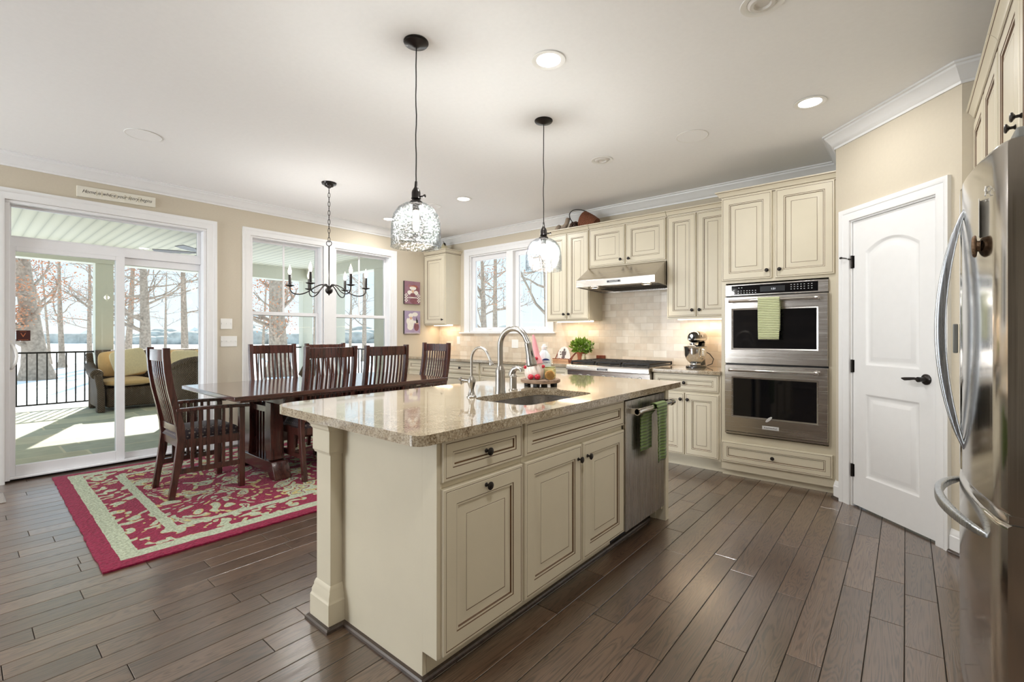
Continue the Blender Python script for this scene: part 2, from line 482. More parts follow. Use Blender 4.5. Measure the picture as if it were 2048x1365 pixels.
def make_hammered(name):
    m = bpy.data.materials.new(name); m.use_nodes = True; n = m.node_tree; n.nodes.clear()
    o = N(n, 'ShaderNodeOutputMaterial')
    t = N(n, 'ShaderNodeBsdfTransparent'); t.inputs[0].default_value = (.97, .98, .985, 1)
    g = N(n, 'ShaderNodeBsdfGlossy'); g.inputs['Roughness'].default_value = 0.12
    tl = N(n, 'ShaderNodeBsdfTranslucent'); tl.inputs[0].default_value = (.9, .93, .96, 1)
    mp = mapping(n); v = N(n, 'ShaderNodeTexVoronoi'); v.inputs['Scale'].default_value = 130; L(n, mp.outputs[0], v.inputs['Vector'])
    bp = N(n, 'ShaderNodeBump'); bp.inputs['Strength'].default_value = 0.8; bp.inputs['Distance'].default_value = 0.006
    L(n, v.outputs['Distance'], bp.inputs['Height']); L(n, bp.outputs[0], g.inputs['Normal'])
    lw = N(n, 'ShaderNodeLayerWeight'); lw.inputs['Blend'].default_value = 0.3
    tint = ramp(n, lw.outputs['Facing'], [(0.0, (.985, .99, .99, 1)), (0.6, (.96, .97, .975, 1)), (0.95, (.80, .83, .85, 1))]); L(n, tint.outputs[0], t.inputs[0])
    v.inputs['Scale'].default_value = 105
    cell = ramp(n, v.outputs['Distance'], [(0.25, (1, 1, 1, 1)), (0.62, (.84, .86, .87, 1))]); tc_ = mixc(n, 1.0, tint.outputs[0], cell.outputs[0], 'MULTIPLY'); L(n, tc_, t.inputs[0])  # shading of the hammered relief put into the tint, darker at cell edges
    dots = ramp(n, v.outputs['Distance'], [(0.15, (.11,) * 3 + (1,)), (0.5, (.025,) * 3 + (1,))])
    gf = math_(n, 'MINIMUM', math_(n, 'ADD', dots.outputs[0], math_(n, 'MULTIPLY', lw.outputs['Fresnel'], 0.25)), 0.6)
    m1 = N(n, 'ShaderNodeMixShader'); L(n, gf, m1.inputs[0]); L(n, t.outputs[0], m1.inputs[1]); L(n, g.outputs[0], m1.inputs[2])
    L(n, m1.outputs[0], o.inputs[0]); n.nodes.remove(tl)
    return m

def make_emit(name, col, strength):
    m = bpy.data.materials.new(name); m.use_nodes = True; n = m.node_tree; n.nodes.clear()
    o = N(n, 'ShaderNodeOutputMaterial'); e = N(n, 'ShaderNodeEmission'); e.inputs[0].default_value = col; e.inputs[1].default_value = strength
    L(n, e.outputs[0], o.inputs[0])
    return m

def make_rug():
    m, n, b = newmat('rug_wool')
    tc = N(n, 'ShaderNodeTexCoord'); sp = N(n, 'ShaderNodeSeparateXYZ'); L(n, tc.outputs['Object'], sp.inputs[0])
    hx, hy = RUG_HX, RUG_HY
    dx = math_(n, 'SUBTRACT', hx, math_(n, 'ABSOLUTE', sp.outputs['X'])); dy = math_(n, 'SUBTRACT', hy, math_(n, 'ABSOLUTE', sp.outputs['Y']))
    nz = N(n, 'ShaderNodeTexNoise'); nz.inputs['Scale'].default_value = 7; nz.inputs['Detail'].default_value = 2; L(n, tc.outputs['Object'], nz.inputs['Vector'])
    d = math_(n, 'MINIMUM', dx, dy)
    d = math_(n, 'ADD', d, math_(n, 'MULTIPLY', math_(n, 'SUBTRACT', nz.outputs[0], 0.5), 0.02))
    red = srgb(132, 32, 62); sage = srgb(170, 178, 154); gold = srgb(182, 168, 112); green = srgb(160, 172, 146)
    # flowing leaf figures: two warped layers of curling bands over the red ground
    w = N(n, 'ShaderNodeTexNoise'); w.inputs['Scale'].default_value = 2.2; w.inputs['Detail'].default_value = 2.5; L(n, tc.outputs['Object'], w.inputs['Vector'])
    wv = N(n, 'ShaderNodeVectorMath'); wv.operation = 'SCALE'; wv.inputs['Scale'].default_value = 1.15; L(n, w.outputs['Color'], wv.inputs[0])
    ad = N(n, 'ShaderNodeVectorMath'); ad.operation = 'ADD'; L(n, tc.outputs['Object'], ad.inputs[0]); L(n, wv.outputs[0], ad.inputs[1])
    v1 = N(n, 'ShaderNodeTexVoronoi'); v1.inputs['Scale'].default_value = 4.2; L(n, ad.outputs[0], v1.inputs['Vector'])
    v2 = N(n, 'ShaderNodeTexVoronoi'); v2.inputs['Scale'].default_value = 11.5; L(n, ad.outputs[0], v2.inputs['Vector'])
    f1 = ramp(n, v1.outputs['Distance'], [(0.0, red), (0.07, gold), (0.16, green), (0.22, red), (0.26, sage), (0.37, gold), (0.40, red)], 'CONSTANT')
    leaf = math_(n, 'LESS_THAN', v2.outputs['Distance'], 0.36)
    hn = N(n, 'ShaderNodeTexNoise'); hn.inputs['Scale'].default_value = 3.0; L(n, tc.outputs['Object'], hn.inputs['Vector'])
    hue = ramp(n, hn.outputs[0], [(0.40, green), (0.48, sage), (0.56, gold)])
    isred = math_(n, 'GREATER_THAN', v1.outputs['Distance'], 0.40)
    field = mixc(n, math_(n, 'MULTIPLY', leaf, isred), f1.outputs[0], hue.outputs[0])
    # border: band with zig-zag leaves
    wave = N(n, 'ShaderNodeTexWave'); wave.wave_type = 'BANDS'; wave.bands_direction = 'DIAGONAL'; wave.inputs['Scale'].default_value = 4.2; wave.inputs['Distortion'].default_value = 7.0; wave.inputs['Detail'].default_value = 2; wave.inputs['Detail Scale'].default_value = 1.6
    L(n, tc.outputs['Object'], wave.inputs['Vector'])
    v3 = N(n, 'ShaderNodeTexVoronoi'); v3.inputs['Scale'].default_value = 8.0; L(n, ad.outputs[0], v3.inputs['Vector'])
    zg = math_(n, 'ADD', math_(n, 'MULTIPLY', wave.outputs[0], 0.35), v3.outputs['Distance'])
    zig = ramp(n, zg, [(0.0, sage), (0.56, gold), (0.61, red)], 'CONSTANT')
    col = field
    def band(col, lo, hi, c):
        k = math_(n, 'MULTIPLY', math_(n, 'GREATER_THAN', d, lo), math_(n, 'LESS_THAN', d, hi))
        return mixc(n, k, col, c)
    col = band(col, -1, 0.085, red); col = band(col, 0.085, 0.175, sage); col = band(col, 0.175, 0.36, zig.outputs[0]); col = band(col, 0.36, 0.42, sage)
    fz = N(n, 'ShaderNodeTexNoise'); fz.inputs['Scale'].default_value = 60; fz.inputs['Detail'].default_value = 5; L(n, tc.outputs['Object'], fz.inputs['Vector'])
    sh = ramp(n, fz.outputs[0], [(0.3, (0.3,) * 3 + (1,)), (0.7, (0.7,) * 3 + (1,))])
    col = mixc(n, 0.7, col, sh.outputs[0], 'OVERLAY')
    L(n, col, b.inputs['Base Color']); b.inputs['Roughness'].default_value = 0.95; b.inputs['Specular IOR Level'].default_value = 0.1
    b.inputs['Sheen Weight'].default_value = 0.08
    bump(n, b, fz.outputs[0], 0.9, 0.012)
    return m

def make_checks(name, ca, cb_, scale, rough=0.9):
    """upholstery with small woven dots"""
    m, n, b = newmat(name)
    mp = mapping(n, (scale, scale, scale), (0, 0, R(45)))
    v = N(n, 'ShaderNodeTexVoronoi'); v.inputs['Randomness'].default_value = 0.05; v.inputs['Scale'].default_value = 1.0; L(n, mp.outputs[0], v.inputs['Vector'])
    r = ramp(n, v.outputs['Distance'], [(0.24, cb_), (0.34, ca)])
    L(n, r.outputs[0], b.inputs['Base Color']); b.inputs['Roughness'].default_value = rough; b.inputs['Sheen Weight'].default_value = 0.3
    bump(n, b, v.outputs['Distance'], 0.3, 0.003)
    return m

def make_stripes(name, ca, cb_, axis, freq, rough=0.8, bmp=0.6, dist=0.006, sheen=0.2, distort=0.0, sharp=1.0):
    m, n, b = newmat(name)
    tc = N(n, 'ShaderNodeTexCoord'); sp = N(n, 'ShaderNodeSeparateXYZ'); L(n, tc.outputs['Object'], sp.inputs[0])
    nz = N(n, 'ShaderNodeTexNoise'); nz.inputs['Scale'].default_value = 25; L(n, tc.outputs['Object'], nz.inputs['Vector'])
    x = sp.outputs[axis]
    if distort: x = math_(n, 'ADD', x, math_(n, 'MULTIPLY', nz.outputs[0], distort))
    sn = math_(n, 'SINE', math_(n, 'MULTIPLY', x, freq * 2 * math.pi))
    f = math_(n, 'POWER', math_(n, 'ADD', math_(n, 'MULTIPLY', sn, 0.5), 0.5), sharp)
    col = mixc(n, f, ca, cb_)
    L(n, col, b.inputs['Base Color']); b.inputs['Roughness'].default_value = rough; b.inputs['Sheen Weight'].default_value = sheen
    bump(n, b, f, bmp, dist)
    return m

def make_weave(name, ca, cb_, scale):
    m, n, b = newmat(name)
    tc = N(n, 'ShaderNodeTexCoord'); sp = N(n, 'ShaderNodeSeparateXYZ'); L(n, tc.outputs['Object'], sp.inputs[0])
    a = math_(n, 'SINE', math_(n, 'MULTIPLY', math_(n, 'ADD', sp.outputs['X'], sp.outputs['Y']), scale)); c = math_(n, 'SINE', math_(n, 'MULTIPLY', sp.outputs['Z'], scale))
    f = math_(n, 'ADD', math_(n, 'MULTIPLY', math_(n, 'MULTIPLY', a, c), 0.5), 0.5)
    col = mixc(n, f, ca, cb_)
    L(n, col, b.inputs['Base Color']); b.inputs['Roughness'].default_value = 0.6
    bump(n, b, f, 0.8, 0.01)
    return m

# ------------------------------------------------------------------ material library
RUG_HX, RUG_HY = 1.23, 1.94
WALL = plain('beige_wall_paint', srgb(205, 195, 176), 0.7, var=0.015, scale=60, bmp=0.02)
CEIL = plain('ceiling_paint', srgb(247, 247, 247), 0.85, var=0.01, scale=40)
TRIM = plain('white_trim_paint', srgb(236, 236, 236), 0.38, var=0.01)
VINYL = plain('white_vinyl', srgb(238, 238, 240), 0.35, var=0.01)
CREAM = plain('cream_cabinet_paint', srgb(216, 207, 185), 0.36, var=0.018, scale=6)
GLAZE = plain('brown_cabinet_glaze', srgb(96, 68, 42), 0.5, var=0.2, scale=30)
FLOOR = make_floor()
GRANITE = make_granite()
TILE = make_brick('cream_stone_tile', ('X', 'Z'), 0.152, 0.0765, [srgb(222, 208, 188), srgb(206, 190, 168), srgb(230, 219, 202), srgb(213, 196, 174), srgb(224, 206, 184)], srgb(196, 182, 162), 0.0016, 0.28, loc=(0.03, -0.92, 0), coat=0.25, nscale=14)
STEEL = make_steel('brushed_steel', axis=0)
STEELV = make_steel('brushed_steel_upright', axis=2)
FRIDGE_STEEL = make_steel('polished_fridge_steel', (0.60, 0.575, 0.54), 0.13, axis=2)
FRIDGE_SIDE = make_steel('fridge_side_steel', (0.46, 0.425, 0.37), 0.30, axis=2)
NICKEL = make_steel('brushed_nickel', (0.42, 0.40, 0.37), 0.3, axis=2)
DWSTEEL = make_steel('dishwasher_steel', (0.46, 0.43, 0.39), 0.28, axis=2)
CHROME = make_steel('polished_chrome', (0.75, 0.74, 0.73), 0.06, axis=2)
BRONZE = plain('dark_bronze', srgb(38, 33, 31), 0.32, metal=0.6, var=0.15, coat=0.2)
IRON = plain('black_cast_iron', srgb(40, 38, 37), 0.5, metal=0.4, var=0.2)
BLACKGLASS = plain('black_oven_glass', srgb(13, 13, 16), 0.05, var=0.0, coat=0.0, spec=0.5)
BLACK = plain('black_plastic', srgb(20, 20, 20), 0.4, var=0.1)
GREYP = plain('grey_plastic', srgb(118, 118, 114), 0.45, var=0.05)
CHERRY = make_wood('dark_cherry_wood', srgb(46, 22, 20), srgb(86, 44, 37), 2, 0.26, 0.5)
CHERRYT = make_wood('dark_cherry_table_wood', srgb(52, 27, 24), srgb(92, 52, 44), 1, 0.14, 0.9)
DARKWOOD = make_wood('dark_stained_moulding', srgb(52, 42, 37), srgb(84, 70, 62), 0, 0.35, 0.3)
SEATFAB = make_checks('dotted_seat_fabric', srgb(60, 50, 56), srgb(150, 140, 128), 42)
RUG = make_rug()
PANE = make_pane('window_glass', (0.99, 0.995, 0.995, 1), ior=1.3)
SINKST = make_steel('dark_sink_steel', (.36, .34, .32), .32, 0)  # darker steel for the sink basin
SHADEGLASS = make_hammered('hammered_pendant_glass')
BULB = make_emit('warm_bulb', (1.0, 0.86, 0.66, 1), 6.0)
CANLIGHT = make_emit('downlight_lens', (1.0, 0.95, 0.87, 1), 7.0)
STRIPLIGHT = make_emit('warm_strip_lens', (1.0, 0.78, 0.55, 1), 4.0)
HOODLIGHT = make_emit('hood_lamp_lens', (1.0, 0.9, 0.75, 1), 8.0)
WHITEP = plain('white_plastic', srgb(240, 239, 235), 0.4, var=0.01)
STONE = make_brick('porch_flagstone', ('Y', 'X'), 0.92, 0.46, [srgb(196, 194, 172), srgb(160, 164, 150), srgb(210, 202, 176), srgb(176, 180, 168), srgb(150, 158, 150)], srgb(206, 200, 178), 0.012, 0.8, offset=0.42, squash=1.4, nscale=7, bmp=0.5)
SAGE = plain('sage_porch_paint', srgb(214, 214, 202), 0.55, var=0.015)
BOARD = make_stripes('sage_ceiling_boards', srgb(176, 178, 166), srgb(238, 237, 224), 'Y', 7.2, 0.6, 0.4, 0.006, 0.0, 0.0, 0.16)
SNOW = plain('snow', srgb(242, 245, 250), 0.9, var=0.02, scale=0.6, bmp=0.1)
WICKER = make_weave('brown_wicker', srgb(58, 46, 38), srgb(112, 92, 74), 190)
CUSHION = plain('tan_outdoor_cushion', srgb(214, 178, 128), 0.9, var=0.05, scale=40, sheen=0.2)
PILLOW = plain('pale_pillow_cloth', srgb(226, 208, 170), 0.9, var=0.06, scale=50, sheen=0.2)
BARK = plain('grey_bark', srgb(166, 150, 134), 0.95, var=0.3, scale=9, bmp=0.8)
LEAF = plain('dry_oak_leaves', srgb(200, 138, 100), 0.9, var=0.25, scale=3)
HAZE = plain('hazed_distance', srgb(188, 187, 180), 1.0, var=0.25, scale=0.8)  # distance haze is blended into this pale base colour
CEDAR = plain('evergreen_needles', srgb(112, 124, 108), 0.95, var=0.3, scale=1.5)
GREENT = make_stripes('green_ribbed_towel', srgb(80, 106, 40), srgb(118, 142, 72), 'Z', 52, 0.95, 0.9, 0.008, 0.4, 0.004)
LIMET = make_stripes('pale_green_ribbed_towel', srgb(196, 204, 148), srgb(222, 226, 186), 'Z', 70, 0.95, 0.9, 0.008, 0.4, 0.004)
TERRA = plain('terracotta', srgb(168, 100, 70), 0.85, var=0.1, scale=20, bmp=0.1)
PLANT = plain('fresh_green_leaves', srgb(112, 146, 42), 0.6, var=0.35, scale=12)
PLANTV = plain('variegated_pale_leaves', srgb(204, 214, 160), 0.6, var=0.2, scale=16)
RUST = plain('rusty_metal', srgb(128, 66, 42), 0.7, metal=0.3, var=0.3, scale=24, bmp=0.2)
BASKETM = make_weave('woven_basket', srgb(84, 44, 26), srgb(146, 84, 50), 260)
DRIFT = plain('grey_brown_gourd', srgb(150, 134, 118), 0.8, var=0.25, scale=22)
PEWTER = plain('pale_glazed_pottery', srgb(196, 186, 152), 0.3, var=0.12, scale=10, coat=0.4)
INK = plain('dark_ink', srgb(52, 48, 44), 0.8, var=0.0)
FAINT = plain('faded_tan_ink', srgb(206, 198, 176), 0.8, var=0.05)
GOLD = plain('copper_print', srgb(214, 128, 84), 0.6, var=0.0)
SIGNW = plain('distressed_white_board', srgb(228, 224, 210), 0.8, var=0.03, scale=30)
NAVY = plain('navy_print', srgb(34, 52, 110), 0.6, var=0.0)
SILVER = plain('silver_print', srgb(214, 214, 214), 0.35, metal=0.2, var=0.0)

XL, YR, ZC = -5.75, 5.02, 2.77
CT = 0.92                      # counter height
XR = 1.0                       # wall behind the refrigerator
PA, PB = Vector((-0.409, 4.324, 0)), Vector((0.241, 3.643, 0))    # pantry wall ends
PU = (PB - PA).normalized(); PN = Vector((PU.y, -PU.x, 0))
if PN.y > 0: PN = -PN

# ------------------------------------------------------------------ room shell
def wall_grid(name, fr, a0, a1, b0, b1, th, holes, mat):
    """wall slab with rectangular openings; visible face at c = 0, thickness behind it"""
    mb = MB()
    As = sorted({a0, a1, *[h[0] for h in holes], *[h[1] for h in holes]}); Bs = sorted({b0, b1, *[h[2] for h in holes], *[h[3] for h in holes]})
    for i in range(len(As) - 1):
        for j in range(len(Bs) - 1):
            ca, cb = (As[i] + As[i + 1]) / 2, (Bs[j] + Bs[j + 1]) / 2
            if any(h[0] < ca < h[1] and h[2] < cb < h[3] for h in holes): continue
            fbox(mb, fr, As[i], As[i + 1], Bs[j], Bs[j + 1], -th, 0)
    o = mb.build(name, mat)
    return struct(o)

FL = Frame((XL, 0, 0), (0, 1, 0), (1, 0, 0))           # left wall: a = Y
FR = Frame((0, YR, 0), (1, 0, 0), (0, -1, 0))          # range wall: a = X
FP = Frame(PA, PU, PN)                                  # pantry wall
DOOR_A0, DOOR_A1, DOOR_B1 = 0.255, 1.73, 2.385
WINS = ((2.165, 3.045), (3.20, 4.085)); WB0, WB1 = 0.55, 2.39
KW = (-5.075, -3.605, 1.285, 2.445)
PD0, PD1, PDH = 0.140, 0.797, 2.085

# floor: boards with open joints over a dark bed
mb = MB(); tones = []; rnf = random.Random(12); x = -5.93; g_ = .0014
mb.box(-5.93, XR + .1, REAR_Y - .05, YR + .1, -0.12, -.004, 1); tones += [0.0] * 6
while x < XR + .1:
    w_ = .1185; y = REAR_Y - .05 - rnf.uniform(0, 1.0)
    while y < YR + .1:
        l_ = rnf.choice((.45, .6, .8, .95, 1.1, 1.25)) * rnf.uniform(.9, 1.1)
        y0, y1 = max(y, REAR_Y - .05), min(y + l_, YR + .1)
        if y1 > y0 + .02:
            t_ = rnf.random(); e_ = .0014
            P_ = [(x + g_, y0 + g_), (x + w_ - g_, y0 + g_), (x + w_ - g_, y1 - g_), (x + g_, y1 - g_)]
            I_ = [(x + g_ + e_, y0 + g_ + e_), (x + w_ - g_ - e_, y0 + g_ + e_), (x + w_ - g_ - e_, y1 - g_ - e_), (x + g_ + e_, y1 - g_ - e_)]
            mb.rings([[Vector((a_, b_, z_)) for a_, b_ in q_] for q_, z_ in ((P_, -.004), (P_, -.0012), (I_, 0.0))], [0, 0, 0]); tones += [t_] * 9
        y += l_
    x += w_
o = mb.build('floor', [FLOOR, plain('dark_joint', srgb(20, 15, 12), .9)], angle=12); struct(o)
at_ = o.data.attributes.new('plank', 'FLOAT', 'FACE'); at_.data.foreach_set('value', tones)
o = MB().box(-5.93, XR + .1, REAR_Y - .05, YR + .1, ZC, ZC + 0.12).build('ceiling', CEIL); struct(o)
wall_grid('wall_left', FL, REAR_Y, YR + .02, 0, ZC, 0.16, [(DOOR_A0, DOOR_A1, 0, DOOR_B1)] + [(w[0], w[1], WB0, WB1) for w in WINS], WALL)
wall_grid('wall_back', FR, XL - .16, XR, 0, ZC, 0.16, [KW], WALL)
wall_grid('wall_pantry', FP, 0, (PB - PA).length, 0, ZC, 0.11, [(PD0, PD1, 0, PDH)], WALL)
o = MB().box(PA.x, PA.x + .09, PA.y + 0.03, YR, 0, ZC).build('wall_oven_side', WALL); struct(o)
o = MB().box(PB.x, XR + .1, PB.y, PB.y + .1, 0, ZC).build('wall_alcove', WALL); struct(o)
o = MB().box(XR, XR + .12, REAR_Y, PB.y, 0, ZC).build('wall_right', WALL); struct(o)
FRONT = Frame((0, REAR_Y, 0), (1, 0, 0), (0, 1, 0))
rear_holes = [(-5.6, -3.6, 0.3, 2.6)]  # assumed window, unseen, opened for the fill lamp behind the camera
wall_grid('wall_front', FRONT, XL - .16, XR + .1, 0, ZC, 0.12, rear_holes, make_brick('dark_fireplace_stone', ('X', 'Z'), .34, .13, [srgb(142, 132, 122), srgb(112, 106, 100), srgb(160, 148, 136)], srgb(100, 94, 88), .008, .8))
for i, h in enumerate(rear_holes):
    r = sroot('window_%d' % (5 + i)); mb = MB()
    for k in range(4):
        a = h[0] + (h[1] - h[0] - .05) * k / 3
        fbox(mb, FRONT, a, a + .05, h[2], h[3], -0.09, -0.03)
    fbox(mb, FRONT, h[0], h[1], h[2], h[2] + .05, -0.09, -0.03); fbox(mb, FRONT, h[0], h[1], h[3] - .05, h[3], -0.09, -0.03)
    mb.build('frame', VINYL, r)
    m2 = MB(); fbox(m2, FRONT, h[0], h[1], h[2], h[3], -.062, -.058); m2.build('pane', PANE, r)

# crown moulding round the ceiling
CROWN = [(0.0, -0.108), (0.010, -0.108), (0.013, -0.094), (0.022, -0.088), (0.034, -0.070), (0.056, -0.040), (0.070, -0.028), (0.072, -0.016), (0.085, -0.012), (0.085, -0.0006), (0.0, -0.0006)]
crown_path = [(XL, YR), (PA.x, YR), (PA.x, PA.y), (PB.x, PB.y), (0.31, PB.y)]
def ceil_map(x, y, d): return Vector((x, y, ZC + d))
def right_prof(p): return [(-a, d) for a, d in p]
for i, pth in enumerate(([(XL, REAR_Y), (XL, YR), (-2.4, YR)], [(-2.4, YR), (PA.x, YR), (PA.x, PA.y), (PB.x, PB.y), (0.31, PB.y)])):
    o = MB().sweep(pth, right_prof(CROWN), ceil_map).build('trim_%d' % (1 + i), TRIM, angle=25); struct(o, 'white crown moulding')

# casings: flat board with a backband
CAS = [(0.0, 0.0), (0.0, 0.012), (0.012, 0.016), (0.055, 0.016), (0.060, 0.020), (0.078, 0.024), (0.092, 0.024), (0.092, 0.0)]
CASN = [(a * 0.92, b) for a, b in CAS]
def casing(name, fr, a0, a1, b0, b1, prof, bottom=False, num=None, parent=None):
    """bottom=False leaves the lower side open (door)"""
    pth = [(a0, b0), (a0, b1), (a1, b1), (a1, b0)]
    mb = MB().sweep(pth, prof, lambda a, b, c: fr(a, b, c), closed=bottom)
    return mb.build(name, TRIM, parent, angle=30)
def base_board(name, path, h=0.135):
    prof = [(0, 0), (0.016, 0), (0.016, h - .04), (0.012, h - .034), (0.012, h - .022), (0.006, h - .008), (0.004, h), (0, h)]
    mb = MB().sweep(path, right_prof(prof), lambda x, y, d: Vector((x, y, d)))
    o = mb.build(name, TRIM, angle=25); struct(o)
    sh = [(0.016, 0.0), (0.032, 0.0), (0.030, 0.010), (0.024, 0.016), (0.016, 0.018)]
    o2 = MB().sweep(path, right_prof(sh), lambda x, y, d: Vector((x, y, d))).build('shoe_moulding', DARKWOOD, o)
    return o
def P2(s): return ((PA + PU * s).x, (PA + PU * s).y)
base_board('baseboard_left', [(XL, REAR_Y), (XL, DOOR_A0 - .09)])
base_board('baseboard_left_middle', [(XL, DOOR_A1 + .09), (XL, 4.40)])
base_board('baseboard_pantry_left', [(PA.x, PA.y + .05), P2(0), P2(PD0 - .086)])
base_board('baseboard_pantry_right', [P2(PD1 + .086), (PB.x, PB.y), (0.9, PB.y)])

# ------------------------------------------------------------------ sliding patio door with transom
door = sroot('door_1', (XL, 1.0, 0))
casing('casing', FL, DOOR_A0, DOOR_A1, 0, DOOR_B1, CAS, parent=door)
mb = MB()                                               # jambs, head and transom bar
fbox(mb, FL, DOOR_A0, DOOR_A0 + .03, 0.018, DOOR_B1 - .025, -.15, -.004); fbox(mb, FL, DOOR_A1 - .03, DOOR_A1, 0.018, DOOR_B1 - .025, -.15, -.004)
fbox(mb, FL, DOOR_A0, DOOR_A1, DOOR_B1 - .025, DOOR_B1, -.15, -.004)
fbox(mb, FL, DOOR_A0 + .03, DOOR_A1 - .03, 2.005, 2.085, -.135, -.085)
fbox(mb, FL, DOOR_A0 + .03, DOOR_A1 - .03, 0.018, 0.035, -.15, -.04)
mb.build('frame', VINYL, door, bevel=0.003)
mb = MB(); fbox(mb, FL, DOOR_A0, DOOR_A1, 0.001, 0.018, -.15, -.09); mb.build('threshold_gap', BLACK, door)  # black strip stands in for the dark gap below the frame
def sash(parent, name, fr, a0, a1, b0, b1, c0, c1, wl, wr, wt, wb, mat=None):
    mb = MB()
    fbox(mb, fr, a0, a0 + wl, b0, b1, c0, c1); fbox(mb, fr, a1 - wr, a1, b0, b1, c0, c1)
    fbox(mb, fr, a0 + wl, a1 - wr, b0, b0 + wb, c0, c1); fbox(mb, fr, a0 + wl, a1 - wr, b1 - wt, b1, c0, c1)
    o = mb.build(name, mat or VINYL, parent, bevel=0.003)
    g = MB(); cm = (c0 + c1) / 2; fbox(g, fr, a0 + wl, a1 - wr, b0 + wb, b1 - wt, cm - .003, cm + .003); g.build('pane', PANE, o)
    return o
sash(door, 'transom_sash', FL, DOOR_A0 + .03, DOOR_A1 - .03, 2.085, 2.36, -.135, -.09, .012, .03, .016, .012)
sash(door, 'fixed_panel', FL, 0.985, DOOR_A1 - .03, 0.035, 2.005, -.140, -.112, .068, .012, .07, .055)
slide = sash(door, 'sliding_panel', FL, DOOR_A0 + .03, 1.053, 0.035, 2.005, -.106, -.074, .036, .068, .04, .092)
mb = MB()
fbox(mb, FL, .287, .303, .93, 1.20, -.0735, -.066)
mb.tube([FL(.295, .96, -.066), FL(.30, .97, -.03), FL(.318, 1.01, -.012), FL(.325, 1.065, -.008), FL(.318, 1.12, -.012), FL(.30, 1.16, -.03), FL(.295, 1.17, -.066)], .011, 8)
mb.build('door_handle', WHITEP, slide)
# security sticker on the glass of the sliding panel
st = thing('security_sticker', 'small square dark red sticker with a V on the sliding patio door glass', 'sticker', FL(.367, 1.24, -.086))
mb = MB(); fbox(mb, FL, .325, .411, 1.195, 1.285, -.0865, -.0855); mb.build('backing', plain('maroon_print', srgb(72, 26, 22), 0.5, var=0.0), st)
text('emblem', 'V', .05, facing(FL(.367, 1.243, -.0853), (1, 0, 0)), GOLD, st, sx=1.1)
mb = MB()
for k in range(9): fbox(mb, FL, .337 + k * .007, .3415 + k * .007, 1.202, 1.2065, -.0854, -.085)
mb.build('small_print', GOLD, st); mb = MB()
for k in range(6): fbox(mb, FL, .346 + k * .007, .350 + k * .007, 1.274, 1.2775, -.0854, -.085)
mb.build('small_print', GOLD, st)

# ------------------------------------------------------------------ double-hung windows beside the table
for i, (a0, a1) in enumerate(WINS):
    w = sroot('window_%d' % (1 + i), (XL, (a0 + a1) / 2, 0))
    mb = MB()
    fbox(mb, FL, a0, a0 + .028, WB0 + .03, WB1 - .02, -.15, -.004); fbox(mb, FL, a1 - .028, a1, WB0 + .03, WB1 - .02, -.15, -.004)
    fbox(mb, FL, a0, a1, WB1 - .02, WB1, -.15, -.004); fbox(mb, FL, a0, a1, WB0, WB0 + .03, -.15, -.004)
    mb.build('frame', VINYL, w, bevel=0.003)
    up = sash(w, 'upper_sash', FL, a0 + .028, a1 - .028, 1.475, WB1 - .02, -.135, -.105, .022, .026, .03, .045)
    mb = MB(); c = (a0 + a1) / 2 - .015; fbox(mb, FL, c - .011, c + .011, 1.52, WB1 - .05, -.117, -.110); mb.build('muntin', VINYL, up)
    sash(w, 'lower_sash', FL, a0 + .028, a1 - .028, WB0 + .03, 1.522, -.098, -.068, .030, .034, .042, .06)
a0, a1 = WINS[0][0], WINS[1][1]
mb = MB()
mb.sweep([(a0, WB0), (a0, WB1), (a1, WB1), (a1, WB0)], CASN, lambda a, b, c: FL(a, b, c))
fbox(mb, FL, WINS[0][1], WINS[1][0], WB0, WB1 - .0005, -.01, .0158)
fbox(mb, FL, a0 - .11, a1 + .11, WB0 - .025, WB0, -.06, .05); fbox(mb, FL, a0 - .085, a1 + .085, WB0 - .11, WB0 - .025, 0, .016)
o = mb.build('trim_4', TRIM, angle=30); struct(o, 'white casing around the pair of dining windows')

# ------------------------------------------------------------------ casement window over the back counter
w = sroot('window_3', ((KW[0] + KW[1]) / 2, YR, 0))
mb = MB()
a0, a1, b0, b1 = KW; mid0, mid1 = -4.325, -4.205
fbox(mb, FR, a0, a0 + .02, b0 + .02, b1 - .02, -.15, -.004); fbox(mb, FR, a1 - .02, a1, b0 + .02, b1 - .02, -.15, -.004); fbox(mb, FR, a0, a1, b1 - .02, b1, -.15, -.004); fbox(mb, FR, a0, a1, b0, b0 + .02, -.15, -.004)
fbox(mb, FR, mid0, mid1, b0 + .02, b1 - .02, -.12, 0.014)
mb.build('frame', TRIM, w, bevel=.003)
for (q0, q1) in ((a0 + .02, mid0), (mid1, a1 - .02)):
    s_ = sash(w, 'casement_sash', FR, q0, q1, b0 + .02, b1 - .02, -.09, -.045, .06, .06, .065, .05)
    mb = MB(); c = (q0 + q1) / 2
    fbox(mb, FR, c - .06, c + .06, b0 + .02, b0 + .036, -.045, -.02); mb.tube([FR(c - .03, b0 + .034, -.022), FR(c + .05, b0 + .046, -.014)], .006, 6)
    mb.build('crank_handle', WHITEP, s_)
mb = MB().sweep([(a0, b0), (a0, b1), (a1, b1), (a1, b0)], [(x * 1.05, y) for x, y in CAS], lambda a, b, c: FR(a, b, c))
mb.build('casing', TRIM, w, angle=30)
mb = MB(); fbox(mb, FR, -5.262, -3.472, b0 - .022, b0, -.05, .045); mb.build('window_sill', TRIM, w, bevel=.004)

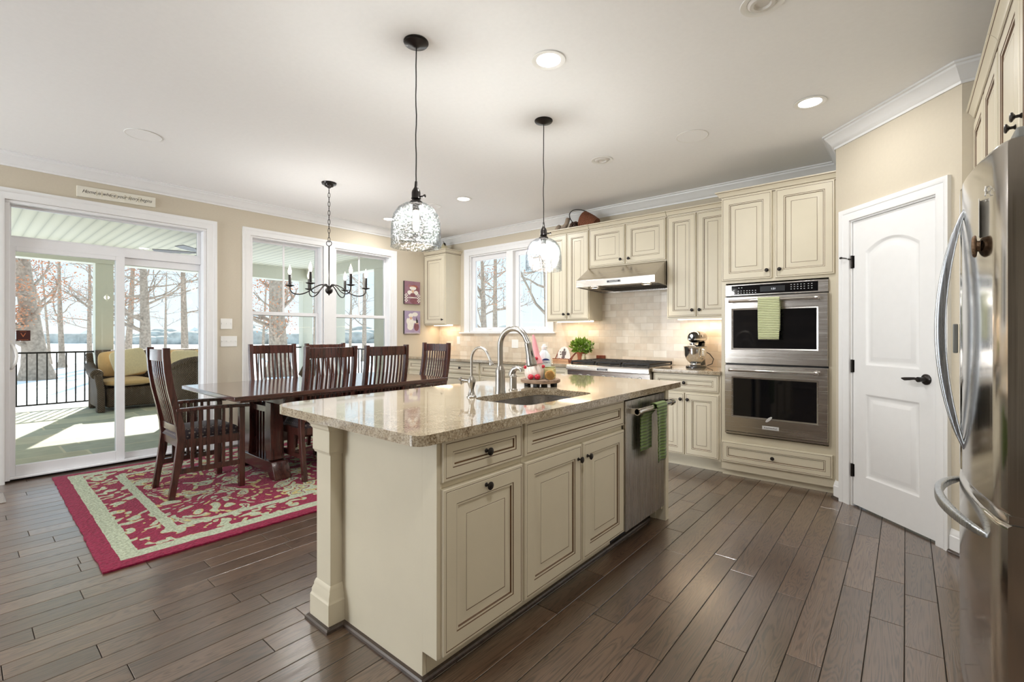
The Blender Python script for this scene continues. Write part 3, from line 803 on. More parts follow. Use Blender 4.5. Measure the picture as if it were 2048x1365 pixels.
# ------------------------------------------------------------------ tile backsplash
mb = MB()
for (x0, x1, z0, z1) in ((XL, -5.262, CT, 1.403), (-5.262, -3.472, CT, KW[2] - .022), (-3.472, -2.80, CT, 1.43), (-2.80, -1.88, CT, 1.80), (-1.88, -1.262, CT, 1.43)):
    mb.box(x0, x1, YR - .009, YR - .0005, z0, z1)
o = mb.build('wall_backsplash', TILE); struct(o)

# ------------------------------------------------------------------ pantry door
door2 = sroot('door_2', FP((PD0 + PD1) / 2, 0, 0))
casing('casing', FP, PD0, PD1, 0, PDH, CASN, parent=door2)
mb = MB(); fbox(mb, FP, PD0, PD0 + .012, 0, PDH - .012, -.10, -.002); fbox(mb, FP, PD1 - .012, PD1, 0, PDH - .012, -.10, -.002); fbox(mb, FP, PD0, PD1, PDH - .012, PDH, -.10, -.002)
fbox(mb, FP, PD0 + .012, PD0 + .024, 0, PDH - .012, -.099, -.052); fbox(mb, FP, PD1 - .024, PD1 - .012, 0, PDH - .012, -.099, -.052)
mb.build('jamb', TRIM, door2)
def arch_panel(a0, a1, b0, b1, rise, n=14):
    pts = [(a0, b0), (a1, b0)]
    for k in range(n + 1):
        t = k / n; pts.append((a1 + (a0 - a1) * t, b1 + rise * (1 - (2 * t - 1) ** 2)))
    return pts
def shrink(p, a0, a1, b0, b1, rise, d):
    return arch_panel(a0 + d, a1 - d, b0 + d, b1 - d, rise * (1 - d * 1.2))
da0, da1, db0, db1 = PD0 + .015, PD1 - .015, 0.014, PDH - .014
face = -.010
mb = MB()
pan = [(da0 + .105, da1 - .105, 0.235, 0.83, 0.0), (da0 + .105, da1 - .105, 1.03, 1.835, 0.075)]
mb.holed([(da0, db0), (da1, db0), (da1, db1), (da0, db1)], [arch_panel(*p) for p in pan], lambda a, b: FP(a, b, face))
for p in pan:
    loops = [[FP(a, b, face + dz) for a, b in shrink(None, *p, d)] for d, dz in ((0, 0), (.004, -.0005), (.016, -.010), (.020, -.011), (.034, -.011), (.040, -.0095), (.062, -.003), (.066, -.0025))]
    mb.rings(loops, [0] * 8)
v = [FP(a, b, c) for c in (-.046, face) for a, b in ((da0, db0), (da1, db0), (da1, db1), (da0, db1))]
mb.add(v, [(0, 1, 2, 3), (0, 1, 5, 4), (1, 2, 6, 5), (2, 3, 7, 6), (3, 0, 4, 7)])
leafd = mb.build('door_leaf', TRIM, door2, angle=28)
for b in (0.26, 1.02, 1.78):
    mb = MB(); mb.tube([FP(da0 - .004, b - .047, -.002), FP(da0 - .004, b + .047, -.002)], .0075, 10); fbox(mb, FP, da0 - .002, da0 + .012, b - .045, b + .045, -.0095, -.0085)
    hg = mb.build('hinge', BRONZE, door2)
mb = MB(); mb.tube([FP(da0 - .004, 1.80, .004), FP(da0 - .03, 1.812, .030), FP(da0 - .055, 1.818, .036)], .004, 8); mb.lathe([(0, 0), (.008, 0), (.008, .012), (0, .012)], FP(da0 - .055, 1.818, .036), 10, -PU)
mb.lathe([(0, -.0), (.005, 0), (.005, .02), (0, .02)], FP(da0 - .004, 1.80, .004), 10, PN)
mb.build('door_stop', BRONZE, door2)
hb = MB(); hp = FP(da1 - .062, 0.975, face)
hb.lathe([(0, 0), (.033, 0), (.033, .005), (.026, .010), (.014, .013), (.012, .040), (.016, .044), (.016, .056), (0, .058)], hp, 20, PN)
hb.tube([hp + PN * .048 - PU * .005, hp + PN * .050 - PU * .03 + Vector((0, 0, .004)), hp + PN * .050 - PU * .06, hp + PN * .049 - PU * .095 - Vector((0, 0, .004)), hp + PN * .048 - PU * .118 - Vector((0, 0, .002))], [.010, .008, .010, .011, .005], 10)
hb.build('door_handle', BRONZE, leafd)

# ------------------------------------------------------------------ wall plates
def plate(name, fr, a, b, w, h, label, cat, kind, group=None):
    t = thing(name, label, cat, fr(a, b - h / 2, 0), 0, group)
    mb = MB(); fbox(mb, fr, a - w / 2, a + w / 2, b - h / 2, b + h / 2, 0.0003, .006); mb.build('cover_plate', WHITEP, t, bevel=.002)
    n = round(w / .046) if kind == 'switch' else max(1, round(w / .07))
    for k in range(n):
        c = a + (k - (n - 1) / 2) * .046
        mb = MB()
        if kind == 'switch':
            fbox(mb, fr, c - .005, c + .005, b - .012, b + .012, .006, .0075); fbox(mb, fr, c - .004, c + .004, b - .002, b + .010, .0075, .014); mb.build('switch', WHITEP, t)
        else:
            for s in (-.02, .02): fbox(mb, fr, c - .015, c + .015, b + s - .014, b + s + .014, .006, .008)
            mb.build('socket', WHITEP, t, bevel=.003)
    return t
plate('light_switch', FL, 1.918, 1.368, .116, .116, 'two-gang white switch plate above the wider one, by the patio door', 'light switch', 'switch')
plate('light_switch', FL, 1.943, 1.174, .164, .116, 'wide white switch plate with three toggles, the lower of the two by the patio door', 'light switch', 'switch')
FT = Frame((0, YR - .009, 0), (1, 0, 0), (0, -1, 0))
plate('power_outlet', FT, -5.305, 1.16, .07, .116, 'narrow white outlet plate on the tile left of the kitchen window', 'outlet', 'outlet')
plate('power_outlet', FT, -4.165, 1.12, .118, .116, 'double white outlet plate on the tile below the middle of the kitchen window', 'outlet', 'outlet')

# ------------------------------------------------------------------ cabinets
def front(name, fr, a0, a1, b0, b1, c, parent, kind='door', t=0.021, label=None):
    """raised-panel door or drawer front with its glaze lines; c = back plane"""
    w, h = a1 - a0, b1 - b0
    if kind == 'door': rail = min(0.062, w * 0.2)
    else: rail = min(0.046, h * 0.30)
    s = t
    prof = [(0, 0, 0), (0, s - .004, 0), (.003, s - .001, 0), (.011, s, 1), (.0135, s - .0012, 0), (.0145, s, 0), (rail, s, 1), (rail + .003, s - .0025, 0), (rail + .010, s - .003, 1), (rail + .0135, s - .009, 0)]
    if kind == 'door' and min(w, h) > 0.2:
        bev = min(0.034, w * .09)
        prof += [(rail + .017, s - .0095, 0), (rail + .017 + bev, s - .0035, 1), (rail + .0195 + bev, s - .0045, 0), (rail + .0205 + bev, s - .003, 0)]
    else:
        prof += [(rail + .015, s - .0075, 0)]
    lim = min(w, h) / 2 - .004
    loops = []; ms = []
    for (d, z, m) in prof:
        d = min(d, lim)
        loops.append([fr(a, b, c + z) for a, b in ((a0 + d, b0 + d), (a1 - d, b0 + d), (a1 - d, b1 - d), (a0 + d, b1 - d))]); ms.append(m)
    return MB().rings(loops, ms).build(name, [CREAM, GLAZE], parent, angle=24, label=label)

def knob(fr, a, b, c, parent):
    mb = MB().lathe([(0, 0), (.0085, 0), (.0085, .002), (.005, .006), (.005, .014), (.010, .018), (.0155, .0215), (.0158, .025), (.012, .028), (0, .029)], fr(a, b, c), 16, fr.N)
    return mb.build('knob', BRONZE, parent)

T_ = 0.021
def base_cab(fr, a0, a1, label, layout, depth=.60, c=0.0, h=CT - .035, group=None, top=None, foot=True, shoe=False, name='base_cabinet'):
    """c = plane of the face frame; layout: list of (kind, a0, a1, b0, b1, knob) fronts"""
    t = thing(name, label, 'cabinet', fr((a0 + a1) / 2, 0, c), 0, group)
    mb = MB(); fbox(mb, fr, a0, a1, .108, top or h, c - depth, c)
    if top: fbox(mb, fr, a0, a1, top, h, c - .02, c); fbox(mb, fr, a0, a0 + .018, top, h, c - depth, c - .02); fbox(mb, fr, a1 - .018, a1, top, h, c - depth, c - .02)
    fbox(mb, fr, a0, a1, 0.0, .108, c - depth, c - .075)
    mb.build('body', CREAM, t)
    for (k, p0, p1, q0, q1, kn) in layout:
        f = front('drawer_front' if k == 'drawer' else 'door', fr, p0, p1, q0, q1, c, t, k)
        if kn: knob(fr, kn[0], kn[1], c + T_, f)
    return t

# crown on top of a wall cabinet run: front plus (optionally) returns
CABCROWN = [(0, -.062), (.004, -.062), (.0045, -.0585), (.006, -.050), (.0105, -.0485), (.016, -.046), (.020, -.034), (.036, -.014), (.0385, -.0115), (.044, -.008), (.044, 0), (0, 0)]
CROWN_MI = [1, 1, 0, 1, 0, 0, 0, 1, 0, 0, 0]
def wall_cab(fr, a0, a1, b0, b1, label, doors, c=0.0, depth=.33, group=None, crown=None, ends=(False, False), rail=True, name='wall_cabinet', strip=False):
    t = thing(name, label, 'cabinet', fr((a0 + a1) / 2, b0, c), 0, group)
    mb = MB(); fbox(mb, fr, a0, a1, b0, b1, c - depth, c)
    if rail: fbox(mb, fr, a0, a1, b0 - .012, b0, c - .022, c + .004)
    mb.build('body', CREAM, t)
    for (p0, p1, q0, q1, kn) in doors:
        f = front('door', fr, p0, p1, q0, q1, c, t)
        if kn: knob(fr, kn[0], kn[1], c + T_, f)
    if crown:
        pth = []
        cf = c + .004
        if ends[0]: pth.append((a0, c - depth))
        pth += [(a0, cf), (a1, cf)]
        if ends[1]: pth.append((a1, c - depth))
        MB().sweep(pth, [(x, y) for x, y in CABCROWN], lambda a, d, z: fr(a, crown + z, d), mi=CROWN_MI).build('crown', [CREAM, GLAZE], t, angle=25)
    if strip:
        m2 = MB(); fbox(m2, fr, a0 + .06, a1 - .06, b0 - .018, b0 - .0005, c - .20, c - .13); m2.build('light_strip', STRIPLIGHT, t)
        p = fr((a0 + a1) / 2, b0 - .02, c - .165)
        lamp('cabinet_strip_lamp', 'AREA', p, (0, 0, 0), 2.2 * (a1 - a0), (1, .76, .52), shape='RECTANGLE', size=a1 - a0 - .14, size_y=.05)
    return t

FU = Frame((0, 4.711, 0), (1, 0, 0), (0, -1, 0))       # wall cabinets
UB, UT = 1.418, 2.452
wall_cab(FU, XL + .002, -5.268, 1.402, 2.47, 'narrow cream wall cabinet with one door in the corner left of the kitchen window', [(XL + .012, -5.276, 1.41, 2.455, (-5.315, 1.475))], crown=2.535, ends=(False, True), strip=True)
wall_cab(FU, -3.398, -2.80, UB, UT + .04, 'tall cream two-door wall cabinet between the kitchen window and the range hood', [(-3.392, -3.104, UB + .012, UT, (-3.135, UB + .075)), (-3.096, -2.806, UB + .012, UT, (-3.065, UB + .075))], crown=2.515, ends=(True, False), strip=True)
wall_cab(FU, -2.795, -1.885, 2.012, UT + .04, 'short wide cream wall cabinet with two doors above the range hood', [(-2.787, -2.348, 2.026, UT, (-2.39, 2.075)), (-2.336, -1.893, 2.026, UT, (-2.294, 2.075))], crown=2.515, rail=False)
wall_cab(FU, -1.880, -1.264, UB, UT + .04, 'tall cream two-door wall cabinet above the stand mixer', [(-1.872, -1.585, UB + .012, UT, (-1.616, UB + .075)), (-1.577, -1.272, UB + .012, UT, (-1.545, UB + .075))], crown=2.515, strip=True)

FB = Frame((0, 4.406, 0), (1, 0, 0), (0, -1, 0))       # base cabinets, oven tower
# base cabinets under the window: three drawer stacks, then the one beside the range
for (x0, x1, lab) in ((XL + .002, -4.97, 'cream drawer base cabinet in the corner under the narrow wall cabinet'), (-4.965, -4.255, 'cream base cabinet under the left half of the kitchen window'), (-4.25, -3.405, 'cream base cabinet under the right half of the kitchen window'), (-3.40, -2.865, 'cream base cabinet between the kitchen window and the rangetop')):
    mid = (x0 + x1) / 2
    base_cab(FB, x0, x1, lab, [('drawer', x0 + .012, x1 - .012, .725, .872, (mid, .80)), ('drawer', x0 + .012, x1 - .012, .43, .705, (mid, .567)), ('drawer', x0 + .012, x1 - .012, .126, .41, (mid, .268))])
base_cab(FB, -2.853, -1.907, 'cream two-door base cabinet under the steel rangetop', [('door', -2.845, -2.386, .126, .69, (-2.43, .62)), ('door', -2.374, -1.915, .126, .69, (-2.33, .62))], h=.70)
base_cab(FB, -1.897, -1.266, 'cream base cabinet with one drawer over two doors below the stand mixer', [('drawer', -1.886, -1.282, .725, .875, (-1.585, .80)), ('door', -1.886, -1.59, .126, .703, (-1.618, .645)), ('door', -1.580, -1.282, .126, .703, (-1.552, .645))])
MB().box(-5.70, -1.20, 4.482, 4.50, 0, .016).build('tmp', DARKWOOD)
bpy.data.objects['tmp'].name = 'trim_5'; struct(bpy.data.objects['trim_5'], 'dark shoe moulding along the base cabinets')

# counters along the back wall
for (x0, x1, lab) in ((XL + .001, -2.858, 'speckled granite counter under the kitchen window'), (-1.902, -1.264, 'short speckled granite counter right of the rangetop, under the stand mixer')):
    o = MB().box(x0, x1, 4.366, YR - .010, CT - .035, CT).build('granite_counter', GRANITE, bevel=.004); tag(o, lab, 'counter')

# ------------------------------------------------------------------ oven tower
t = thing('oven_cabinet', 'tall cream cabinet tower that frames the double wall oven', 'cabinet', (-.85, 4.41, 0))
mb = MB()
x0, x1 = -1.262, -.412
mb.box(x0, x1, 4.406, 5.01, 1.70, 2.50); mb.box(x0, -1.224, 4.406, 5.01, .055, 1.70); mb.box(-.462, x1, 4.406, 5.01, .055, 1.70); mb.box(-1.224, -.462, 4.406, 5.01, .055, .372); mb.box(-1.224, -.462, 4.95, 5.01, .372, 1.70); mb.box(x0, x1, 4.44, 5.01, 0, .055)
mb.build('body', CREAM, t)
f = front('door', FB, -1.256, -.858, 1.724, 2.456, 0, t); knob(FB, -.892, 1.79, T_, f)
f = front('door', FB, -.832, -.424, 1.724, 2.456, 0, t); knob(FB, -.798, 1.79, T_, f)
f = front('drawer_front', FB, -1.258, -.436, .125, .307, 0, t, 'drawer'); knob(FB, -.85, .216, T_, f)
MB().sweep([(x0, -.25), (x0, .004), (x1, .004)], CABCROWN, lambda a, d, z: FB(a, 2.515 + z, d), mi=CROWN_MI).build('crown', [CREAM, GLAZE], t, angle=25)

ov = thing('double_wall_oven', 'stainless steel double wall oven built into the cream cabinet tower', 'oven', (-.843, 4.41, .375))
a0, a1 = -1.223, -.463
mb = MB(); mb.box(a0 + .01, a1 - .01, 4.41, 4.93, .385, 1.68); mb.build('housing', BLACK, ov)
mb = MB(); fbox(mb, FB, a0, a1, 1.587, 1.684, .003, .026); o = mb.build('control_panel', STEEL, ov, bevel=.003)
mb = MB(); fbox(mb, FB, a0 + .052, a1 - .068, 1.597, 1.674, .0262, .028); g = mb.build('control_glass', BLACKGLASS, o)
mb = MB(); fbox(mb, FB, -.945, -.76, 1.611, 1.657, .0282, .0286); d = mb.build('display', plain('dim_display', srgb(40, 42, 46), .2, var=0), o)
text('clock_digits', '1:21', .021, facing(FB(-.845, 1.632, .0290), (0, -1, 0)), make_emit('display_digits', (.9, .95, 1, 1), 1.2), o, ext=.0001)
mb = MB()
for (ca, cb, n, m) in ((-1.115, 1.652, 2, 1), (-1.12, 1.625, 4, 2), (-1.03, 1.625, 3, 2), (-.72, 1.655, 5, 3), (-.60, 1.655, 2, 3)):
    for i in range(n):
        for j in range(m): fbox(mb, FB, ca + i * .023, ca + i * .023 + .009, cb - j * .018, cb - j * .018 + .004, .0282, .0285)
mb.build('button_marks', SILVER, o)
def oven_door(b0, b1, hz, logo):
    w0, w1, wb0, wb1 = a0 + .055, a1 - .062, b0 + (.118 if not logo else .125), b1 - .10
    mb = MB()
    mb.rings([[FB(a, b, c) for a, b in ((a0 + d, b0 + e), (a1 - d, b0 + e), (a1 - d, b1 - e), (a0 + d, b1 - e))] for d, e, c in ((0, 0, .004), (0, 0, .040), (.004, .004, .044))], [0, 0, 0], close=False)
    mb.holed([(a0 + .004, b0 + .004), (a1 - .004, b0 + .004), (a1 - .004, b1 - .004), (a0 + .004, b1 - .004)], [[(w0, wb0), (w1, wb0), (w1, wb1), (w0, wb1)]], lambda a, b: FB(a, b, .044))
    mb.rings([[FB(a, b, c) for a, b in ((w0 + d, wb0 + d), (w1 - d, wb0 + d), (w1 - d, wb1 - d), (w0 + d, wb1 - d))] for d, c in ((0, .044), (.003, .040), (.020, .036))], [0, 0], close=False)
    dr = mb.build('door', STEEL, ov, angle=25)
    m2 = MB(); fbox(m2, FB, w0 + .004, w1 - .004, wb0 + .004, wb1 - .004, .030, .0375)
    m2.build('window_glass', BLACKGLASS, dr)
    hb = MB(); hy = 4.406 - .095
    hb.tube([(a0 + .05, hy, hz), (a1 - .06, hy, hz)], .0125, 14)
    for x in (a0 + .062, a1 - .072):
        hb.lathe([(0, 0), (.017, 0), (.015, .012), (.0145, .028), (0, .03)], (x - .014, hy, hz), 14, (1, 0, 0)); hb.tube([(x, hy, hz), (x, 4.406 - .044, hz)], .010, 10)
    hb.build('handle', CHROME, dr)
    if logo:
        m3 = MB(); fbox(m3, FB, -.925, -.80, b0 + .045, b0 + .075, .0443, .0465); lp = m3.build('badge', SILVER, dr, bevel=.001)
        text('badge_lettering', 'KitchenAid', .021, facing(FB(-.8625, b0 + .0605, .0467), (0, -1, 0)), INK, dr, ext=.0002)
        m4 = MB(); c = FB(-.875, wb0 + .006, .0445)
        m4.lathe([(0, .002), (.030, .002), (.033, 0)], c, 24, FB.N, sy=.34, sx=1.0); m4.build('oval_badge', SILVER, dr)
    return dr
oven_door(1.000, 1.576, 1.538, False)
oven_door(.408, .985, .945, True)
mb = MB(); fbox(mb, FB, a0, a1, .385, .402, .004, .034); mb.build('bottom_trim', STEEL, ov)
# the gap between the doors is the dark housing behind them
mb = MB(); fbox(mb, FB, a0 + .004, a1 - .004, .39, 1.68, .0, .004); mb.build('seal', BLACK, ov)

# ------------------------------------------------------------------ range hood
hd = thing('range_hood', 'stainless steel range hood with two lamps under the short wall cabinet', 'hood', (-2.34, 4.7, 1.77))
h0, h1 = -2.797, -1.887
mb = MB()
yf, yt, yb = 4.42, 4.690, YR - .011
loops = [[(h0, yb), (h1, yb), (h1, yf), (h0, yf)]]
v = [(h0, yf, 1.770), (h1, yf, 1.770), (h1, yb, 1.745), (h0, yb, 1.745),
     (h0, yf, 1.842), (h1, yf, 1.842), (h1, yt, 2.009), (h0, yt, 2.009), (h1, yb, 2.009), (h0, yb, 2.009)]
mb.add(v, [(0, 1, 5, 4), (4, 5, 6, 7), (7, 6, 8, 9), (1, 2, 8, 6, 5), (0, 4, 7, 9, 3), (3, 9, 8, 2)])
mb.build('canopy', STEEL, hd, bevel=.003, angle=20)
mb = MB(); mb.add([(h0 + .012, yf + .012, 1.775), (h1 - .012, yf + .012, 1.775), (h1 - .012, yb, 1.757), (h0 + .012, yb, 1.757)], [(0, 1, 2, 3)]); mb.build('underside', STEELV, hd)
mb = MB()
for k in range(26):
    x = -2.60 + k * .027; mb.box(x, x + .010, 4.62, 4.96, 1.752, 1.758)
mb.build('baffle_filter', IRON, hd)
for x in (-2.62, -2.02):
    mb = MB(); mb.lathe([(.048, 0), (.052, -.006), (.044, -.014), (.040, -.010)], (x, 4.52, 1.771), 20); lm = mb.build('lamp_ring', CHROME, hd)
    m2 = MB(); m2.lathe([(0, -.009), (.040, -.009)], (x, 4.52, 1.771), 20); m2.build('lamp_lens', HOODLIGHT, lm)
    lamp('hood_lamp', 'SPOT', (x, 4.53, 1.752), (0, 0, 0), 7, (1, .9, .76), spot_size=R(110), spot_blend=.6, shadow_soft_size=.03)
mb = MB(); mb.box(-2.42, -2.255, 4.4165, 4.4195, 1.795, 1.823); b_ = mb.build('badge', SILVER, hd, bevel=.001)
mb = MB(); mb.box(-2.413, -2.262, 4.4155, 4.4166, 1.799, 1.819); mb.build('badge_field', plain('dark_grey_badge', srgb(70, 70, 74), .5, var=0), hd)
text('badge_lettering', 'KitchenAid', .022, facing((-2.3375, 4.4152, 1.809), (0, -1, 0)), SILVER, hd, ext=.0002)

# ------------------------------------------------------------------ rangetop
rg = thing('rangetop', 'six-burner stainless steel rangetop with black grates set into the back counter', 'rangetop', (-2.38, 4.65, .70))
r0, r1 = -2.855, -1.905
mb = MB()
mb.add([(x, y, z) for x in (r0, r1) for y, z in ((YR - .012, .70), (YR - .012, .925), (4.34, .925), (4.318, .918), (4.312, .905), (4.312, .868), (4.338, .858), (4.352, .72), (4.37, .70))],
       [(0, 1, 2, 3, 4, 5, 6, 7, 8), tuple(9 + k for k in range(8, -1, -1))] + [(k, 9 + k, 9 + (k + 1) % 9, (k + 1) % 9) for k in range(9)])
mb.build('body', STEEL, rg, angle=30)
mb = MB(); mb.box(r0 + .03, r1 - .03, 4.36, 4.97, .9255, .930); mb.build('burner_tray', BLACK, rg)
for i in range(3):
    xc = r0 + .165 + i * .31
    g = MB()
    for yy in (4.385, 4.67, 4.955): g.box(xc - .145, xc + .145, yy - .007, yy + .007, .945, .963)
    for xx in (-.138, 0, .138): g.box(xc + xx - .006, xc + xx + .006, 4.385, 4.955, .945, .963)
    for yy in (4.48, 4.575, 4.765, 4.86): g.box(xc - .138, xc + .138, yy - .005, yy + .005, .948, .963)
    for xx in (-.138, .138):
        for yy in (4.385, 4.955): g.box(xc + xx - .008, xc + xx + .008, yy - .008, yy + .008, .930, .95)
    g.build('grate', IRON, rg, bevel=.002)
    for yy in (4.53, 4.81):
        MB().lathe([(0, 0), (.05, 0), (.048, .008), (.03, .010), (.03, .014), (0, .015)], (xc, yy, .930), 20).build('burner', BLACK, rg)
# knobs on the sloping fascia
kn = Vector((0, -1, .10)).normalized()
for px in (1160, 1176, 1207, 1225, 1258, 1277):
    u = px - 1024; k = (-math.sin(YAW) * F_PX + math.cos(YAW) * u) / (math.cos(YAW) * F_PX + math.sin(YAW) * u)
    c = Vector((k * 4.34, 4.338, .793))
    mb = MB(); mb.lathe([(0, 0), (.030, 0), (.030, .004), (.024, .006)], c, 22, kn); kb = mb.build('knob_bezel', CHROME, rg)
    mb = MB(); mb.lathe([(.021, .004), (.021, .030), (.018, .034), (0, .035)], c, 20, kn); mb.obox(c + kn * .036, (.008, .006, .036)); mb.build('knob', BLACK, kb)
mb = MB(); mb.box(-2.475, -2.345, 4.3085, 4.3118, .874, .899); mb.build('badge', SILVER, rg, bevel=.001)
mb = MB(); mb.box(-2.469, -2.351, 4.3078, 4.3086, .877, .896); mb.build('badge_field', bpy.data.materials['dark_grey_badge'], rg)
text('badge_lettering', 'KitchenAid', .019, facing((-2.41, 4.3075, .8865), (0, -1, 0)), SILVER, rg, ext=.0002)

# ------------------------------------------------------------------ island
FI = Frame((-1.256, 0, 0), (0, 1, 0), (1, 0, 0))       # island front: a = Y
IH = CT - .036
base_cab(FI, 1.097, 1.545, 'cream island cabinet with one drawer over one door, nearest the end post', [('drawer', 1.087 + .008, 1.538, .730, .876, (1.312, .803)), ('door', 1.095, 1.538, .118, .704, (1.312, .672))], depth=.58, h=IH, name='island_cabinet')
base_cab(FI, 1.547, 2.472, 'wide cream island sink cabinet with two doors under a blank drawer front', [('drawer', 1.554, 2.466, .730, .876, None), ('door', 1.554, 2.007, .118, .704, (1.972, .635)), ('door', 2.022, 2.466, .118, .704, (2.058, .635))], depth=.58, h=IH, top=.66, name='island_cabinet')
# plain end panel, back panel and end post
o = MB().box(-1.872, -1.330, 1.078, 1.096, 0.0, IH).box(-1.332, -1.252, 1.078, 1.096, .108, IH).build('island_end_panel', CREAM, bevel=.0015); tag(o, 'plain cream end panel closing the near end of the kitchen island', 'panel')
o = MB().box(-1.872, -1.840, 1.097, 3.11, 0, IH).build('island_back_panel', CREAM); tag(o, 'plain cream back panel of the kitchen island facing the dining table', 'panel')
o = MB().box(-1.838, -1.256, 3.042, 3.11, .075, IH).box(-1.838, -1.300, 3.055, 3.11, 0, .075).box(-1.302, -1.232, 3.06, 3.11, 0, IH).build('island_far_panel', CREAM, bevel=.0015); tag(o, 'cream panel at the far end of the island beyond the dishwasher', 'panel')
po = thing('island_post', 'square cream post with moulded cap and base under the overhanging island corner', 'post', (-1.93, 1.09, 0))
px0, px1, py0, py1 = -1.992, -1.874, 1.024, 1.15
MB().box(px0, px1, py0, py1, 0, IH).build('shaft', CREAM, po, bevel=.002)
sq = [(px0, py1), (px0, py0), (px1, py0), (px1, py1 - .055)]
capp = [(0, .735), (.006, .735), (.008, .742), (.012, .748), (.012, .838), (.018, .846), (.020, .856), (.030, .868), (.030, IH), (0, IH)]
basep = [(0, 0), (.020, 0), (.020, .108), (.017, .114), (.015, .120), (.015, .132), (.008, .150), (.008, .158), (.003, .172), (0, .176)]
for nm, pr in (('cap', capp), ('plinth', basep)):
    MB().sweep(sq, right_prof(pr) if False else [(-a, b) for a, b in pr], lambda x, y, z: Vector((x, y, z))).build(nm, CREAM, po, angle=25)
# dark shoe moulding round the foot of the island
SH = [(0.0, 0), (.017, 0), (.016, .010), (.011, .016), (0.0, .019)]
pth = [(px0 - .020, 1.40), (px0 - .020, py0 - .020), (px1 + .020, py0 - .020), (px1 + .020, 1.078), (-1.330, 1.078), (-1.330, 3.0)]
o = MB().sweep(pth, [(-a, b) for a, b in SH], lambda x, y, z: Vector((x, y, z))).build('trim_6', DARKWOOD, angle=25); struct(o, 'dark shoe moulding around the island')
# granite top with the undermount sink hole
def rrect(x0, x1, y0, y1, rs, n=6):
    pts = []
    for (cx, cy, sx, sy, a, r) in ((x1, y0, -1, 1, -90, rs[0]), (x1, y1, -1, -1, 0, rs[1]), (x0, y1, 1, -1, 90, rs[2]), (x0, y0, 1, 1, 180, rs[3])):
        for k in range(n + 1):
            an = R(a + 90 * k / n); pts.append((cx + sx * r + r * math.cos(an), cy + sy * r + r * math.sin(an)))
    return pts
outer = rrect(-2.30, -1.197, .955, 3.265, (.045, .03, .05, .12))
hole = rrect(-1.722, -1.337, 1.690, 2.315, (.07, .07, .10, .10))
mb = MB()
for (L_, flip) in ((outer, False), (hole, True)):
    n = len(L_)
    for (z0, z1, d0, d1) in ((CT - .036, CT - .004, 0, 0), (CT - .004, CT, 0, .003)):
        pass
    zs = [(CT - .036, 0), (CT - .003, 0), (CT, 0)]
    vs = [Vector((p[0], p[1], z)) for z, d in zs for p in L_]
    fs = [(i * n + k, i * n + (k + 1) % n, (i + 1) * n + (k + 1) % n, (i + 1) * n + k) for i in range(2) for k in range(n)]
    mb.add(vs, fs)
for z in (CT - .036, CT): mb.holed(outer, [hole], lambda a, b, z=z: Vector((a, b, z)))
o = mb.build('island_counter', GRANITE, angle=30); tag(o, 'large speckled granite island top with rounded corners and a sink cutout', 'counter')
sk = thing('sink', 'undermount stainless steel sink in the granite island top', 'sink', (-1.53, 2.0, CT - .25))
so = rrect(-1.735, -1.325, 1.678, 2.327, (.08, .08, .11, .11)); si = rrect(-1.722, -1.337, 1.690, 2.315, (.075, .075, .105, .105)); sb = rrect(-1.69, -1.365, 1.722, 2.283, (.06, .06, .08, .08))
mb = MB().rings([[Vector((p[0], p[1], z)) for p in q] for q, z in ((so, CT - .037), (si, CT - .037), (si, CT - .05), (sb, CT - .235))], [0, 0, 0, 0])
mb.build('basin', SINKST, sk, angle=40)
MB().lathe([(0, .004), (.028, .004), (.042, .002), (.044, 0)], (-1.53, 2.0, CT - .2345), 20).build('drain', CHROME, sk)

# ------------------------------------------------------------------ dishwasher
dw = thing('dishwasher', 'stainless steel dishwasher built into the far end of the island', 'dishwasher', (-1.5, 2.75, 0))
d0, d1 = 2.478, 3.036
mb = MB(); fbox(mb, FI, d0, d1, .11, .872, -.575, .0); fbox(mb, FI, d0, d1, .0, .10, -.5, -.075); mb.build('tub', BLACK, dw)
mb = MB(); fbox(mb, FI, d0, d1, .110, .866, .0, .024); dd = mb.build('door', DWSTEEL, dw, bevel=.004)
hb = MB(); hx = -1.256 + .078; hz = .806
hb.tube([(hx, d0 + .03, hz), (hx, d1 + .01, hz)], .017, 16, flat=(1, .8))
for y in (d0 + .045, d1 - .005):
    hb.lathe([(0, 0), (.021, 0), (.021, .028), (0, .03)], (hx, y - .015, hz), 16, (0, 1, 0)); hb.box(-1.232, hx, y - .012, y + .012, hz - .015, hz + .015)
hb.build('handle', CHROME, dd)

# ------------------------------------------------------------------ things on the island
def arc_pts(c, r, a0, a1, n, ux=Vector((1, 0, 0)), uz=Vector((0, 0, 1))):
    return [Vector(c) + ux * r * math.cos(R(a0 + (a1 - a0) * k / n)) + uz * r * math.sin(R(a0 + (a1 - a0) * k / n)) for k in range(n + 1)]

